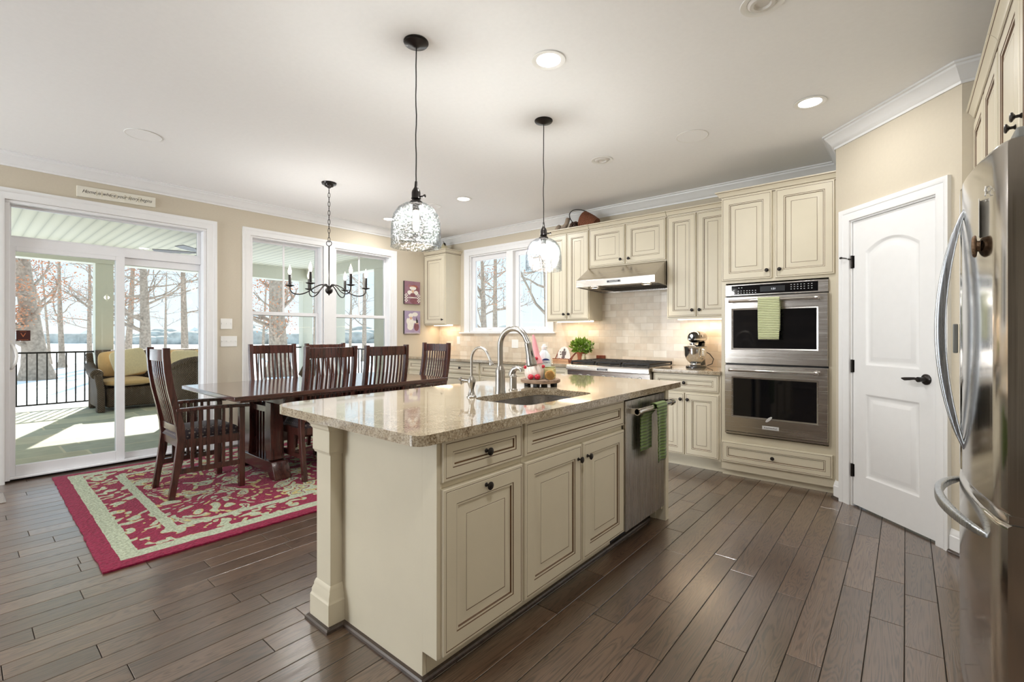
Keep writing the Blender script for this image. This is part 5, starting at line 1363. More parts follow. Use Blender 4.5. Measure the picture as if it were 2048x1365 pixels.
for k in range(16):
    ax = Vector((rn.gauss(0, 1), rn.gauss(0, 1), rn.gauss(0, 1))).normalized(); u = ax.orthogonal().normalized(); v = ax.cross(u); r = rn.uniform(.035, .058)
    mb.tube([vn + Vector((0, 0, .060)) + (u * math.cos(R(a)) * 1.25 + v * math.sin(R(a))) * r for a in range(0, 360, 30)], .006, 6, closed=True)
mb.build('vines', plain('dark_vine', srgb(74, 52, 40), .8, var=.4), t)
bk = Vector((-2.86, 4.78, TOPZ + .0005)); t = thing('tipped_basket', 'brown woven basket with a thin hoop handle tipped over on the wall cabinets', 'basket', bk)
ax = Vector((.80, 0, -.36)).normalized(); cm = bk + Vector((-.06, 0, .115))
MB().lathe([(.104, 0), (.100, .04), (.088, .12), (.070, .19), (0, .192), (0, .184), (.066, .182), (.082, .115), (.094, .04), (.099, 0), (.104, 0)], cm, 30, ax).build('bowl', BASKETM, t)
sidev = Vector((0, 1, 0)); upv = ax.cross(sidev) * -1
if upv.z < 0: upv = -upv
hp_ = []
for k in range(17):
    an = R(180 * k / 16); hp_.append(cm + upv * .100 * math.cos(an) - ax * .17 * math.sin(an) * 1.25 + Vector((0, 0, .02 * math.sin(an))))
MB().tube(hp_, .0055, 8).build('handle', BRONZE, t)

# ------------------------------------------------------------------ rug, floor vent, sign, pictures
rug = thing('area_rug', 'large magenta and sage patterned wool rug under the dining table', 'rug', (-4.39, 2.45, 0.001), R(-1.0))
vs = []; fs = []; nx, ny = 60, 96; rnr = random.Random(4)
for j in range(ny + 1):
    for i in range(nx + 1):
        x = -RUG_HX + 2 * RUG_HX * i / nx; y = -RUG_HY + 2 * RUG_HY * j / ny
        edge = min(i, nx - i, j, ny - j)
        vs.append((x + (rnr.uniform(-.004, .004) if edge == 0 else 0), y + (rnr.uniform(-.004, .004) if edge == 0 else 0), (.010 if edge == 0 else .013 + rnr.uniform(-.001, .001))))
for j in range(ny):
    for i in range(nx): a = j * (nx + 1) + i; fs.append((a, a + 1, a + nx + 2, a + nx + 1))
bd = [i for i in range(nx + 1)] + [j * (nx + 1) + nx for j in range(1, ny + 1)] + [ny * (nx + 1) + i for i in range(nx - 1, -1, -1)] + [j * (nx + 1) for j in range(ny - 1, 0, -1)]
b0 = len(vs); vs += [(vs[k][0], vs[k][1], 0.0) for k in bd]
for k in range(len(bd)): k2 = (k + 1) % len(bd); fs.append((bd[k], bd[k2], b0 + k2, b0 + k))
MB().add(vs, fs).build('pile', RUG, rug, local=True, angle=50)
RZ = 0.015

vt = thing('floor_vent', 'small metal floor register near the patio door', 'vent', (-5.27, .10, 0))
MB().box(-5.43, -5.11, .19, .235, 0.0003, .006).box(-5.43, -5.11, -.06, -.015, 0.0003, .006).box(-5.43, -5.39, -.015, .19, 0.0003, .006).box(-5.15, -5.11, -.015, .19, 0.0003, .006).build('frame', STEEL, vt, bevel=.002)
mb = MB()
for k in range(9): mb.box(-5.39 + k * .027, -5.378 + k * .027, -.015, .19, .0004, .004)
mb.build('louver', RUST, vt)

sg = thing('wall_sign', 'long white wooden wall sign with flowing handwriting above the patio door', 'sign', FL(.986, 2.57, 0))
def on_sign(a, z, c): return FL(a, z, c)
z0s, sl = 2.560, .018
mb = MB()
mb.add([FL(a, z0s + (a - .986) * .026 + b, c) for c in (.001, .022) for b in (-.048, .048) for a in (.696, 1.276)], [(0, 2, 3, 1), (4, 5, 7, 6), (0, 1, 5, 4), (2, 6, 7, 3), (0, 4, 6, 2), (1, 3, 7, 5)])
mb.build('board', SIGNW, sg, bevel=.0015)
rm = Matrix.Rotation(math.atan(.026), 4, 'Z')
text('large_letters', 'H  O  M  E', .070, facing(FL(.996, z0s, .0222), (1, 0, 0)) @ rm, FAINT, sg, ext=.0002, sx=1.1)
text('handwriting', 'Home is where your story begins', .044, facing(FL(.986, z0s + .004, .0226), (1, 0, 0)) @ rm, INK, sg, ext=.0002, shear=.45, sx=.86)

MAUVE = plain('mauve_canvas', srgb(146, 110, 124), .8, var=.12, scale=14); ROSE = plain('rose_canvas', srgb(132, 84, 92), .8, var=.15, scale=14)
WH = plain('white_canvas_paint', srgb(234, 230, 222), .8, var=.06, scale=30); SKIN = plain('peach_canvas_paint', srgb(216, 176, 150), .8, var=.05)
def canvas(label, z0, z1, bgm, items):
    t = thing('canvas_print', label, 'picture', FL(4.442, z0, 0)); a0, a1 = 4.298, 4.592
    mb = MB(); fbox(mb, FL, a0, a1, z0, z1, .001, .030); mb.build('stretcher', INK, t)
    mb = MB(); fbox(mb, FL, a0 + .001, a1, z0, z1, .0302, .031); mb.build('background', bgm, t)
    k = 0
    for nm, mat, shapes in items:
        mb = MB()
        for (a, b, ra, rb) in shapes:
            k += 1; mb.add([FL(a0 + (a1 - a0) * a + ra * math.cos(R(q)), z0 + (z1 - z0) * b + rb * math.sin(R(q)), .0312 + .00012 * k) for q in range(0, 360, 24)], [tuple(range(15))])
        mb.build(nm, mat, t)
    return t, a0, a1
t, a0, a1 = canvas('mauve canvas print of a cook, the upper of the two by the corner', 1.712, 2.055, MAUVE, [
    ('lower_panel', ROSE, [(.62, .14, .085, .045), (.62, .62, .09, .08)]), ('sleeves', WH, [(.33, .50, .045, .034), (.73, .50, .042, .034), (.53, .70, .062, .030), (.52, .62, .026, .05), (.5, .28, .10, .007)]),
    ('face', SKIN, [(.52, .56, .022, .024), (.50, .38, .02, .03)]), ('apron', ROSE, [(.52, .40, .05, .03)])])
text('script_lettering', 'Cooking', .048, facing(FL(a0 + .15, 1.985, .0345), (1, 0, 0)), GOLD, t, ext=.0001, shear=.4)
mb = MB()
for s in (0, 1):
    for i in range(3):
        for j in range(7):
            if (i + j) % 2: fbox(mb, FL, a0 + (.001 if s == 0 else .235) + i * .019, a0 + (.020 if s == 0 else .254) + i * .019, 1.735 + j * .019, 1.754 + j * .019, .0335, .0338)
mb.build('checked_border', WH, t)
t, a0, a1 = canvas('pale violet canvas print of a cook beside a bottle, below the mauve one', 1.262, 1.608, plain('violet_canvas', srgb(168, 152, 178), .8, var=.1, scale=14), [
    ('wine_panel', ROSE, [(.76, .30, .048, .062)]), ('cook', WH, [(.38, .46, .062, .09), (.36, .30, .056, .05), (.40, .80, .045, .032), (.20, .55, .025, .045), (.62, .52, .05, .02), (.66, .85, .055, .032)]),
    ('face', SKIN, [(.40, .68, .026, .022), (.80, .46, .03, .012)]), ('bottle', INK, [(.76, .60, .008, .045), (.80, .54, .014, .03)])])
mb = MB()
for i in range(12): fbox(mb, FL, a0 + .03 + i * .021, a0 + .041 + i * .021, 1.266, 1.278, .0335, .0338)
mb.build('checked_border', WH, t)

# ------------------------------------------------------------------ dining table
TX, TY0, TY1 = -4.455, 1.33, 3.45
tb = thing('dining_table', 'long dark cherry trestle dining table on the patterned rug', 'table', (TX, 2.39, RZ))
MB().box(TX - .635, TX + .635, TY0, TY1, .748, .782).build('tabletop', CHERRYT, tb, bevel=.004)
mb = MB().box(TX - .60, TX + .60, TY0 + .05, TY1 - .05, .728, .748)
for s in (-1, 1): mb.box(TX + s * .50 - .014, TX + s * .50 + .014, 1.74, 3.12, .655, .728)
mb.build('apron', CHERRY, tb, bevel=.002)
for y in (1.79, 3.07):
    mb = MB().box(TX - .52, TX + .52, y - .045, y + .045, .66, .728)
    mb.build('crossbeam', CHERRY, tb, bevel=.003)
    f = MB(); xs = [-.40, -.30, .30, .40]
    f.add([(TX + x, y + d, z) for d in (-.07, .07) for x, z in ((-.40, RZ), (-.40, RZ + .02), (-.335, RZ + .145), (.335, RZ + .145), (.40, RZ + .02), (.40, RZ), (.30, RZ), (.255, RZ + .045), (-.255, RZ + .045), (-.30, RZ))],
          [tuple(range(10)), tuple(19 - k for k in range(10))] + [(k, (k + 1) % 10, 10 + (k + 1) % 10, 10 + k) for k in range(10)])
    f.build('foot', CHERRY, tb, bevel=.004)
    for s in (-1, 1):
        MB().bar([(TX + s * .245, y, RZ + .145), (TX + s * .225, y, .30), (TX + s * .222, y, .50), (TX + s * .225, y, .66)], .11, .11, Vector((1, 0, 0))).build('column', CHERRY, tb, bevel=.004)
    mb = MB().box(TX - .17, TX + .17, y - .02, y + .02, .56, .61)
    for k in range(5): mb.box(TX - .12 + k * .06 - .009, TX - .12 + k * .06 + .009, y - .012, y + .012, RZ + .145, .56)
    mb.build('slats', CHERRY, tb)
MB().box(TX - .03, TX + .03, 1.84, 3.02, .26, .36).build('stretcher', CHERRY, tb, bevel=.003)

# ------------------------------------------------------------------ dining chairs (front towards +y)
BACKC = [(-.245, 0), (-.222, .15), (-.196, .30), (-.182, .44), (-.190, .54), (-.216, .67), (-.248, .82), (-.268, .96), (-.276, 1.07), (-.277, 1.135)]
def back_y(z):
    for (y0, z0), (y1, z1) in zip(BACKC, BACKC[1:]):
        if z0 <= z <= z1: return y0 + (y1 - y0) * (z - z0) / (z1 - z0)
    return BACKC[-1][0]
def make_chair(arm, label):
    t = thing('dining_armchair' if arm else 'dining_chair', label, 'chair')
    hw = .222; fwd = .255 if arm else .215; fl = .225
    for s in (-1, 1):
        MB().bar([(s * hw, y, z) for y, z in BACKC], .036, .05, Vector((1, 0, 0)), ws=[(.036, .042)] * 2 + [(.036, .055)] * 3 + [(.036, .046)] * 5).build('rear_leg', CHERRY, t, bevel=.003, local=True)
        MB().box(s * fwd - .021, s * fwd + .021, fl - .021, fl + .021, 0, .645 if arm else .43).build('front_leg', CHERRY, t, bevel=.003, local=True)
    def cross(z, h, th, bend, x=hw - .018, n=8):
        mb = MB(); mb.bar([(-x + 2 * x * k / n, back_y(z) - bend * (1 - (2 * k / n - 1) ** 2), z) for k in range(n + 1)], h, th, Vector((0, 0, 1))); return mb
    cross(1.078, .088, .022, .018).build('crest_rail', CHERRY, t, bevel=.003, local=True)
    cross(.515, .055, .022, .010).build('lower_rail', CHERRY, t, bevel=.002, local=True)
    for k in range(9):
        u = (k + .5) / 9 * 2 - 1; x = u * (hw - .035)
        MB().bar([(x, back_y(z) - (.010 + .008 * (z - .5) / .55) * (1 - u * u), z) for z in (.54, .62, .70, .78, .86, .94, 1.036)], .017, .010, Vector((1, 0, 0))).build('slat', CHERRY, t, local=True)
    mb = MB().box(-fwd + .02, fwd - .02, fl - .011, fl + .011, .375, .435)
    for s in (-1, 1): mb.bar([(s * hw, -.185, .405), (s * fwd, fl, .405)], .022, .06, Vector((1, 0, 0)))
    mb.bar([(-hw, -.183, .405), (hw, -.183, .405)], .022, .06, Vector((0, 1, 0))); mb.build('apron', CHERRY, t, local=True)
    # cushion
    n = 12; vs = []; fs = []
    for j in range(n + 1):
        for i in range(n + 1):
            u, v = i / n * 2 - 1, j / n * 2 - 1
            wx_ = (hw + (fwd - hw) * (v + 1) / 2) - .020; ed = max(abs(u), abs(v))
            vs.append((u * wx_, .022 + v * .222, .436 + .066 * max(0.0, (1 - ed ** 5)) ** .5 + .010 * (1 - u * u) * (1 - v * v)))
    for j in range(n):
        for i in range(n): a = j * (n + 1) + i; fs.append((a, a + 1, a + n + 2, a + n + 1))
    MB().add(vs, fs).build('seat_cushion', SEATFAB, t, local=True, angle=70, solid=.004)
    for s in (-1, 1):
        MB().bar([(s * hw, -.205, .20), (s * fwd, fl, .20)], .020, .040, Vector((1, 0, 0))).build('side_stretcher', CHERRY, t, local=True)
        if arm:
            MB().bar([(s * (hw + .012), back_y(.66) - .005, .665), (s * (hw + .03), -.05, .668), (s * (fwd + .01), .15, .662), (s * (fwd + .012), fl + .055, .655)], .060, .024, Vector((1, 0, 0)), ws=[(.044, .024), (.056, .024), (.062, .024), (.050, .022)]).build('armrest', CHERRY, t, bevel=.003, local=True)
            for k in range(6):
                y = -.115 + k * .052; xx = hw + (fwd - hw) * (y + .185) / .41 + .012
                MB().box(s * xx - .007, s * xx + .007, y - .011, y + .011, .21, .655).build('arm_slat', CHERRY, t, local=True)
        else:
            MB().box(s * (hw - .002) - .007, s * (hw - .002) + .007, -.06, .07, .215, .38).build('side_panel', CHERRY, t, local=True)
    if not arm: MB().box(-hw, hw, .0, .022, .185, .215).build('centre_stretcher', CHERRY, t, local=True)
    return t
ac = make_chair(True, 'dark cherry dining armchair at the end of the table nearest the patio door'); ac['group'] = 'dining armchairs'
ac.location = (-4.41, 1.272, RZ)
dup(ac, (-4.395, 3.50, RZ), R(180), 'dark cherry dining armchair at the table end nearest the kitchen corner')
sc_ = make_chair(False, 'dark cherry side chair with its back to the island, nearer the patio door'); sc_['group'] = 'dining side chairs'
sc_.location = (-4.100, 2.10, RZ); sc_.rotation_euler = (0, 0, R(90))
dup(sc_, (-4.105, 2.675, RZ), R(90), 'dark cherry side chair with its back to the island, nearer the kitchen corner')
dup(sc_, (-4.875, 2.165, RZ), R(-90), 'dark cherry side chair on the window side of the table, nearer the patio door')
dup(sc_, (-4.875, 2.755, RZ), R(-90), 'dark cherry side chair on the window side of the table, partly hidden behind another chair')

# ------------------------------------------------------------------ lights
def pendant(x, y, label):
    t = thing('pendant_light', label, 'pendant light', (x, y, 1.70), 0, 'glass pendants over the island')
    MB().lathe([(0, 2.742), (.012, 2.742), (.020, 2.746), (.046, 2.754), (.060, 2.758), (.060, 2.763), (.064, 2.764), (.064, ZC - .0005), (0, ZC - .0005)], (x, y, 0), 30).build('canopy', BRONZE, t)
    rn = random.Random(int(x * 100)); pts = [(x + .0016 * math.sin(k * 1.1), y + .0016 * math.cos(k * 1.7), 2.745 - (2.745 - 2.035) * k / 14) for k in range(15)]
    MB().tube(pts, .0032, 8).build('cord', BLACK, t)
    sk_ = MB().lathe([(0, 2.045), (.006, 2.045), (.009, 2.015), (.012, 2.010), (.021, 1.995), (.023, 1.985), (.023, 1.962), (.026, 1.955), (.020, 1.950), (.029, 1.942), (.033, 1.938), (.033, 1.930), (.020, 1.926), (.018, 1.895), (0, 1.895)], (x, y, 0), 24)
    sk_.tube([(x + .02, y + .010, 1.965), (x + .045, y + .016, 1.965)], .004, 8); sk_.lathe([(0, 0), (.008, .002), (.008, .008), (0, .010)], (x + .043, y + .016, 1.965), 10, (.95, .3, 0))
    sk_.build('socket', BRONZE, t)
    MB().lathe([(.026, 1.934), (.060, 1.926), (.092, 1.905), (.114, 1.872), (.124, 1.835), (.1275, 1.79), (.128, 1.71), (.1295, 1.703), (.127, 1.702), (.1255, 1.71), (.125, 1.79), (.1215, 1.834), (.112, 1.870), (.090, 1.902), (.059, 1.923), (.026, 1.931)], (x, y, 0), 56).build('glass_shade', SHADEGLASS, t, angle=80)
    MB().lathe([(0, 1.895), (.012, 1.893), (.016, 1.880), (.017, 1.84), (.016, 1.80), (.009, 1.785), (0, 1.782)], (x, y, 0), 18).build('bulb', BULB, t)
    lamp('pendant_lamp', 'POINT', (x, y, 1.84), (0, 0, 0), 36, (1, .97, .92), shadow_soft_size=.03)
    return t
pendant(-1.945, 1.535, 'clear hammered glass dome pendant on a black cord over the near half of the island')
pendant(-1.967, 2.682, 'clear hammered glass dome pendant on a black cord over the far half of the island')

cx, cy = -4.42, 2.40
ch = thing('chandelier', 'six-candle dark bronze chandelier hanging over the dining table', 'chandelier', (cx, cy, 1.66))
MB().lathe([(0, 2.715), (.010, 2.715), (.020, 2.725), (.042, 2.735), (.046, 2.750), (.068, 2.754), (.072, ZC - .0005), (0, ZC - .0005)], (cx, cy, 0), 28).build('canopy', BRONZE, ch)
mb = MB(); z = 2.712; k = 0
while z > 2.205:
    u = Vector((1, 0, 0)) if k % 2 else Vector((0, 1, 0)); u = Matrix.Rotation(YAW + .5, 3, 'Z') @ u
    mb.tube([Vector((cx, cy, z - .022)) + u * .0095 * math.cos(R(a)) + Vector((0, 0, .026 * math.sin(R(a)))) for a in range(0, 360, 30)], .0030, 6, closed=True); z -= .0445; k += 1
mb.build('chain', BRONZE, ch)
r_ = Vector((math.cos(YAW), math.sin(YAW), 0)); fvec = Vector((-math.sin(YAW), math.cos(YAW), 0)); c = Vector((cx, cy, 0))
mb = MB().tube([c + r_ * .026 * math.cos(R(a)) + Vector((0, 0, 2.163 + .026 * math.sin(R(a)))) for a in range(0, 360, 20)], .0035, 8, closed=True)
mb.tube([(cx, cy, 2.139), (cx, cy, 1.73)], .0055, 10); mb.build('rod', BRONZE, ch)
MB().lathe([(0, 1.64), (.006, 1.645), (.008, 1.655), (.020, 1.660), (.033, 1.675), (.036, 1.692), (.032, 1.710), (.020, 1.722), (.010, 1.735), (0, 1.74)], (cx, cy, 0), 24).build('hub', BRONZE, ch)
for i in range(6):
    a = R(24.5 + 60 * i); d = r_ * math.cos(a) + fvec * math.sin(a)
    armo = MB().tube(smooth([c + d * x + Vector((0, 0, z)) for x, z in ((.012, 1.70), (.022, 1.728), (.045, 1.745), (.085, 1.742), (.14, 1.712), (.20, 1.668), (.26, 1.645), (.315, 1.648), (.345, 1.672), (.355, 1.715))]), .0058, 9).build('arm', BRONZE, ch, angle=80)
    q = c + d * .355
    MB().lathe([(0, 1.712), (.012, 1.714), (.036, 1.722), (.043, 1.728), (.040, 1.730), (.013, 1.727), (.013, 1.832), (0, 1.834)], q, 20).build('candle_cup', BRONZE, armo)
    MB().lathe([(0, 1.832), (.009, 1.834), (.016, 1.852), (.017, 1.868), (.012, 1.892), (.005, 1.912), (.0015, 1.925), (0, 1.928)], q, 14).build('bulb', BULB, armo)
    lamp('candle_lamp', 'POINT', q + Vector((0, 0, 1.875)), (0, 0, 0), 4.6, (1, .97, .92), shadow_soft_size=.03)

def can(x, y, label, lit=True, r=.082, group='recessed ceiling lights', watt=20):
    t = thing('recessed_light', label, 'ceiling light', (x, y, ZC), 0, group)
    MB().lathe([(r, -.0004), (r + .012, -.003), (r + .010, -.006), (r - .012, -.005), (r - .018, -.0006)], (x, y, ZC), 36).build('trim_ring', WHITEP, t)
    if lit:
        MB().lathe([(0, -.0030), (r - .016, -.0030), (r - .016, -.001)], (x, y, ZC), 36).build('lens', CANLIGHT, t)
        lamp('downlight', 'AREA', (x, y, ZC - .012), (0, 0, 0), watt, (1, .985, .96), shape='DISK', size=.14)
    else:
        MB().lathe([(r - .018, -.001), (r - .03, -.012), (r - .045, -.012), (r - .05, -.002), (0, -.002)], (x, y, ZC), 36).build('eyeball', plain('grey_white_eyeball', srgb(216, 212, 206), .5), t)
    return t
can(-1.512, 2.108, 'lit recessed ceiling light nearest the camera, right of the near pendant')
can(-.48, 3.596, 'lit recessed ceiling light nearest the pantry door wall', watt=6)
can(-3.789, 3.653, 'lit recessed ceiling light above the dining table end nearest the kitchen window', watt=25)
can(-5.20, 3.661, 'lit recessed ceiling light just left of the near pendant shade, close to the dining windows', watt=9)
can(-2.022, 3.614, 'unlit gimbal recessed light in front of the range wall cabinets', False)
can(-.502, 2.374, 'unlit gimbal recessed light at the top edge of the view, in front of the refrigerator', False)
can(-.15, .45, 'added fill light, out of view, over the aisle in front of the refrigerator', watt=15)  # added downlight outside the view, brightens the island front
can(-3.9, -2.2, 'added fill light, out of view, over the far end of the room')  # unseen downlight added behind the camera as fill
for x, y, lab in ((-4.437, .913, 'round white flush ceiling speaker above the patio door side'), (-1.251, 3.621, 'round white flush ceiling speaker in front of the oven tower'), (-4.30, 3.62, 'round white flush ceiling speaker behind the near pendant shade')):
    t = thing('ceiling_speaker', lab, 'speaker', (x, y, ZC), 0, 'ceiling speakers')
    MB().lathe([(.115, -.0004), (.117, -.004), (.112, -.006), (.108, -.004), (.108, -.0006)], (x, y, ZC), 40).build('rim', WHITEP, t)
    MB().lathe([(0, -.0045), (.108, -.0042)], (x, y, ZC), 40).build('grille', plain('speaker_grille_cloth', srgb(248, 248, 248), .8, scale=400, var=.05), t)

# ------------------------------------------------------------------ porch
PX, PYE = -11.1, 5.48
o = MB().box(-11.35, -5.915, -4.5, 5.72, -.45, -.02).build('porch_floor', STONE); struct(o)
o = MB().box(-11.55, -5.92, -4.5, 5.9, 2.80, 3.0).build('porch_ceiling', BOARD); struct(o)
o = MB().box(PX - .15, PX + .15, -4.5, PYE + .12, 2.515, 2.80).build('porch_beam', SAGE); struct(o)
o = MB().box(PX + .15, -5.95, PYE - .12, PYE + .12, 2.56, 2.80).build('porch_end_beam', SAGE); struct(o)
o = MB().box(-8.15, -5.915, PYE - .10, PYE + .10, -.02, 2.56).build('porch_wall', SAGE); struct(o)
def column(x, y, s, label):
    t = thing('porch_column', label, 'column', (x, y, -.02), 0, 'porch columns')
    MB().box(x - s, x + s, y - s, y + s, -.02, 2.515 if x < -11 else 2.56).build('shaft', SAGE, t, bevel=.004)
    MB().box(x - s - .02, x + s + .02, y - s - .02, y + s + .02, -.0195, .10).build('plinth', SAGE, t, bevel=.006)
column(PX, 1.70, .125, 'sage square porch column in front of the snow beside the wicker sofa')
column(PX, PYE - .05, .115, 'sage square porch column at the outer corner, seen through the left dining window')
column(-9.70, PYE, .11, 'sage square porch column on the end side, seen through the right dining window')
column(PX, -2.0, .125, 'sage square porch column beyond the patio door frame')
def railing(p0, p1, label):
    p0, p1 = Vector(p0), Vector(p1); L_ = (p1 - p0).length; u = (p1 - p0).normalized(); s = Vector((-u.y, u.x, 0))
    t = thing('porch_railing', label, 'railing', p0, 0, 'porch railings')
    for nm, z, w, h in (('top_rail', .965, .045, .03), ('bottom_rail', .095, .035, .025)):
        MB().bar([p0 + Vector((0, 0, z)), p1 + Vector((0, 0, z))], w, h, s).build(nm, IRON, t)
    n = max(2, round(L_ / .118))
    for k in range(1, n):
        q = p0 + u * (L_ * k / n); MB().bar([q + Vector((0, 0, .10)), q + Vector((0, 0, .955))], .018, .018, s).build('baluster', IRON, t)
railing((PX, -1.87, -.02), (PX, 1.57, -.02), 'black metal railing with upright balusters seen through the left half of the patio door')
railing((PX, 1.83, -.02), (PX, PYE - .17, -.02), 'black metal railing behind the wicker sofa')
railing((PX + .13, PYE, -.02), (-9.82, PYE, -.02), 'short black metal railing at the far end of the porch, outer side')
railing((-9.58, PYE, -.02), (-8.16, PYE, -.02), 'short black metal railing at the far end of the porch, house side')

# ceiling fan
fx, fy = -8.5, 2.52
fn = thing('ceiling_fan', 'dark brown porch ceiling fan partly hidden by the transom frame', 'fan', (fx, fy, 2.50))
MB().lathe([(0, 2.68), (.03, 2.68), (.075, 2.75), (.085, 2.799), (0, 2.799)], (fx, fy, 0), 24).build('canopy', BRONZE, fn)
MB().tube([(fx, fy, 2.69), (fx, fy, 2.60)], .014, 10).build('downrod', BRONZE, fn)
MB().lathe([(0, 2.47), (.05, 2.475), (.10, 2.51), (.13, 2.55), (.12, 2.60), (.05, 2.63), (0, 2.635)], (fx, fy, 0), 28).build('motor', BRONZE, fn)
for k in range(5):
    a = R(100 + 72 * k); d = Vector((math.cos(a), math.sin(a), 0)); q = Vector((fx, fy, 2.535))
    MB().bar([q + d * .10, q + d * .2, q + d * .45, q + d * .66], .1, .01, Vector((-d.y, d.x, .18)), ws=[(.03, .01), (.10, .008), (.14, .008), (.12, .008)]).build('blade', BRONZE, fn, bevel=.003)

# wicker furniture
def sofa(x0, x1, y0, y1, label):
    t = thing('wicker_sofa', label, 'sofa', ((x0 + x1) / 2, (y0 + y1) / 2, -.02)); z = -.02; ym = (y0 + y1) / 2
    MB().box(x0 + .10, x1 - .06, y0 + .08, y1 - .08, z + .06, .36).build('seat_base', WICKER, t, bevel=.03)
    MB().bar([(x0 + .18, ym, .30), (x0 + .12, ym, .60), (x0 + .05, ym, .84), (x0, ym, .93), (x0 - .04, ym, .94)], y1 - y0 - .1, .09, Vector((0, 1, 0))).build('back', WICKER, t, bevel=.03)
    for s, y in ((-1, y0), (1, y1)):
        mb = MB(); mb.bar([(x0 + .06, y, z), (x0 + .05, y, .5), (x0 - .02, y + s * .03, .93)], .10, .09, Vector((1, 0, 0)))
        mb.bar([(x1 - .03, y, z), (x1 - .05, y, .35), (x1 - .03, y + s * .04, .60)], .16, .10, Vector((1, 0, 0))); mb.tube([(x0 + .05, y + s * .03, .72), (x0 + .35, y + s * .04, .62), (x1 - .02, y + s * .045, .60)], [.07, .075, .085], 14)
        mb.box(x0 + .06, x1 - .06, y - .035, y + .035, .05, .60); mb.build('arm', WICKER, t, bevel=.02)
    return t
sf = sofa(-10.80, -9.98, 1.50, 3.62, 'long dark wicker sofa on the porch in front of the railing')
def pad(name, label, cat, c, size, M, mat, sub=2, group=None):
    bm = bmesh.new(); bmesh.ops.create_cube(bm, size=1)
    me = bpy.data.meshes.new(name)
    for v in bm.verts: v.co = Vector((v.co.x * size[0], v.co.y * size[1], v.co.z * size[2]))
    bmesh.ops.subdivide_edges(bm, edges=bm.edges, cuts=3, use_grid_fill=True)
    for v in bm.verts:
        u = Vector((2 * v.co.x / size[0], 2 * v.co.y / size[1], 2 * v.co.z / size[2])); k = sorted((abs(u.x), abs(u.y), abs(u.z)))
        v.co *= 1 - .05 * max(0, k[1] - .5) * 2 * (1 if k[2] > .9 else 0)
        ax = size.index(min(size)); oth = [i for i in range(3) if i != ax]; e = max(abs(u[oth[0]]), abs(u[oth[1]])); v.co[ax] *= 1 - .55 * e ** 3
    bm.to_mesh(me); bm.free(); me.materials.append(mat); me.polygons.foreach_set('use_smooth', [True] * len(me.polygons))
    o = bpy.data.objects.new(name, me); COL.objects.link(o); o.matrix_world = Matrix.Translation(Vector(c)) @ (M or Matrix.Identity(4))
    md = o.modifiers.new('sub', 'SUBSURF'); md.levels = 1; md.render_levels = sub
    return tag(o, label, cat, group)
names = ('nearest the column', 'in the middle of the sofa', 'at the far end of the sofa')
for k in range(3):
    y = 1.88 + k * .68
    pad('seat_cushion', 'tan seat cushion on the wicker sofa, ' + names[k], 'cushion', (-10.30, y, .446), (.62, .67, .17), None, CUSHION, group='sofa seat cushions')
    pad('back_cushion', 'tan back cushion leaning on the sofa back, ' + names[k], 'cushion', (-10.545, y, .74), (.17, .67, .44), Matrix.Rotation(R(-12), 4, 'Y'), CUSHION, group='sofa back cushions')
pad('throw_pillow', 'pale square throw pillow at the column end of the wicker sofa', 'pillow', (-10.30, 1.93, .775), (.16, .50, .46), Matrix.Rotation(R(-22), 4, 'Y') @ Matrix.Rotation(R(12), 4, 'X'), PILLOW)
pad('throw_pillow', 'pale square throw pillow on the middle of the wicker sofa', 'pillow', (-10.31, 2.75, .755), (.15, .44, .42), Matrix.Rotation(R(-22), 4, 'Y'), PILLOW)
def wicker_chair(x, y, rz, label):
    t = thing('wicker_armchair', label, 'armchair', (x, y, -.02), rz, 'wicker porch armchairs')       # front towards +x
    n = 17; vs = []; fs = []
    prof = [(.0, .30, .30), (.25, .33, .31), (.45, .37, .34), (.60, .40, .38), (.66, .41, .40)]
    rows = [(0.0, .93), (.30, .98), (.55, 1.05), (.75, 1.10), (.90, 1.16), (.93, 1.20)]
    for z, sc in rows:
        for k in range(n):
            a = R(90 + 180 * k / (n - 1)); top = .50 + .40 * max(0, -math.cos(a)) ** .6
            zz = z / .93 * (top + .02); vs.append((.33 * math.cos(a) * sc + .05, .34 * math.sin(a) * sc, zz))
    for j in range(len(rows) - 1):
        for k in range(n - 1): fs.append((j * n + k, j * n + k + 1, (j + 1) * n + k + 1, (j + 1) * n + k))
    MB().add(vs, fs).build('shell', WICKER, t, local=True, solid=.05, angle=80)
    top = [Vector(vs[(len(rows) - 1) * n + k]) for k in range(n)]
    MB().tube(top, .042, 12).build('rolled_rim', WICKER, t, local=True)
    MB().box(-.24, .34, -.29, .29, .10, .36).build('seat_base', WICKER, t, local=True, bevel=.03)
    for px, py in ((.30, .25), (.30, -.25), (-.18, .22), (-.18, -.22)): MB().box(px - .03, px + .03, py - .03, py + .03, 0, .12).build('leg', WICKER, t, local=True)
wicker_chair(-8.05, 2.30, R(172), 'brown wicker armchair with its back to the patio door')
wicker_chair(-8.75, 4.45, R(215), 'brown wicker armchair seen through the right dining window')

# ------------------------------------------------------------------ snow, trees, far woods
GZ = -.62
rn = random.Random(2); vs = []; fs = []; nx, ny = 50, 50
for j in range(ny + 1):
    for i in range(nx + 1):
        x = -230 + 300 * (i / nx); y = -90 + 330 * (j / ny)
        r = math.hypot(x, y); far = max(0, r - 25)
        z = GZ + .25 * math.sin(x * .05 + 1) * math.cos(y * .06) * min(1, far / 30)
        vs.append((x, y, z))
for j in range(ny):
    for i in range(nx): a = j * (nx + 1) + i; fs.append((a, a + 1, a + nx + 2, a + nx + 1))
o = MB().add(vs, fs).build('ground', SNOW, angle=80); struct(o, 'snow-covered lawn')

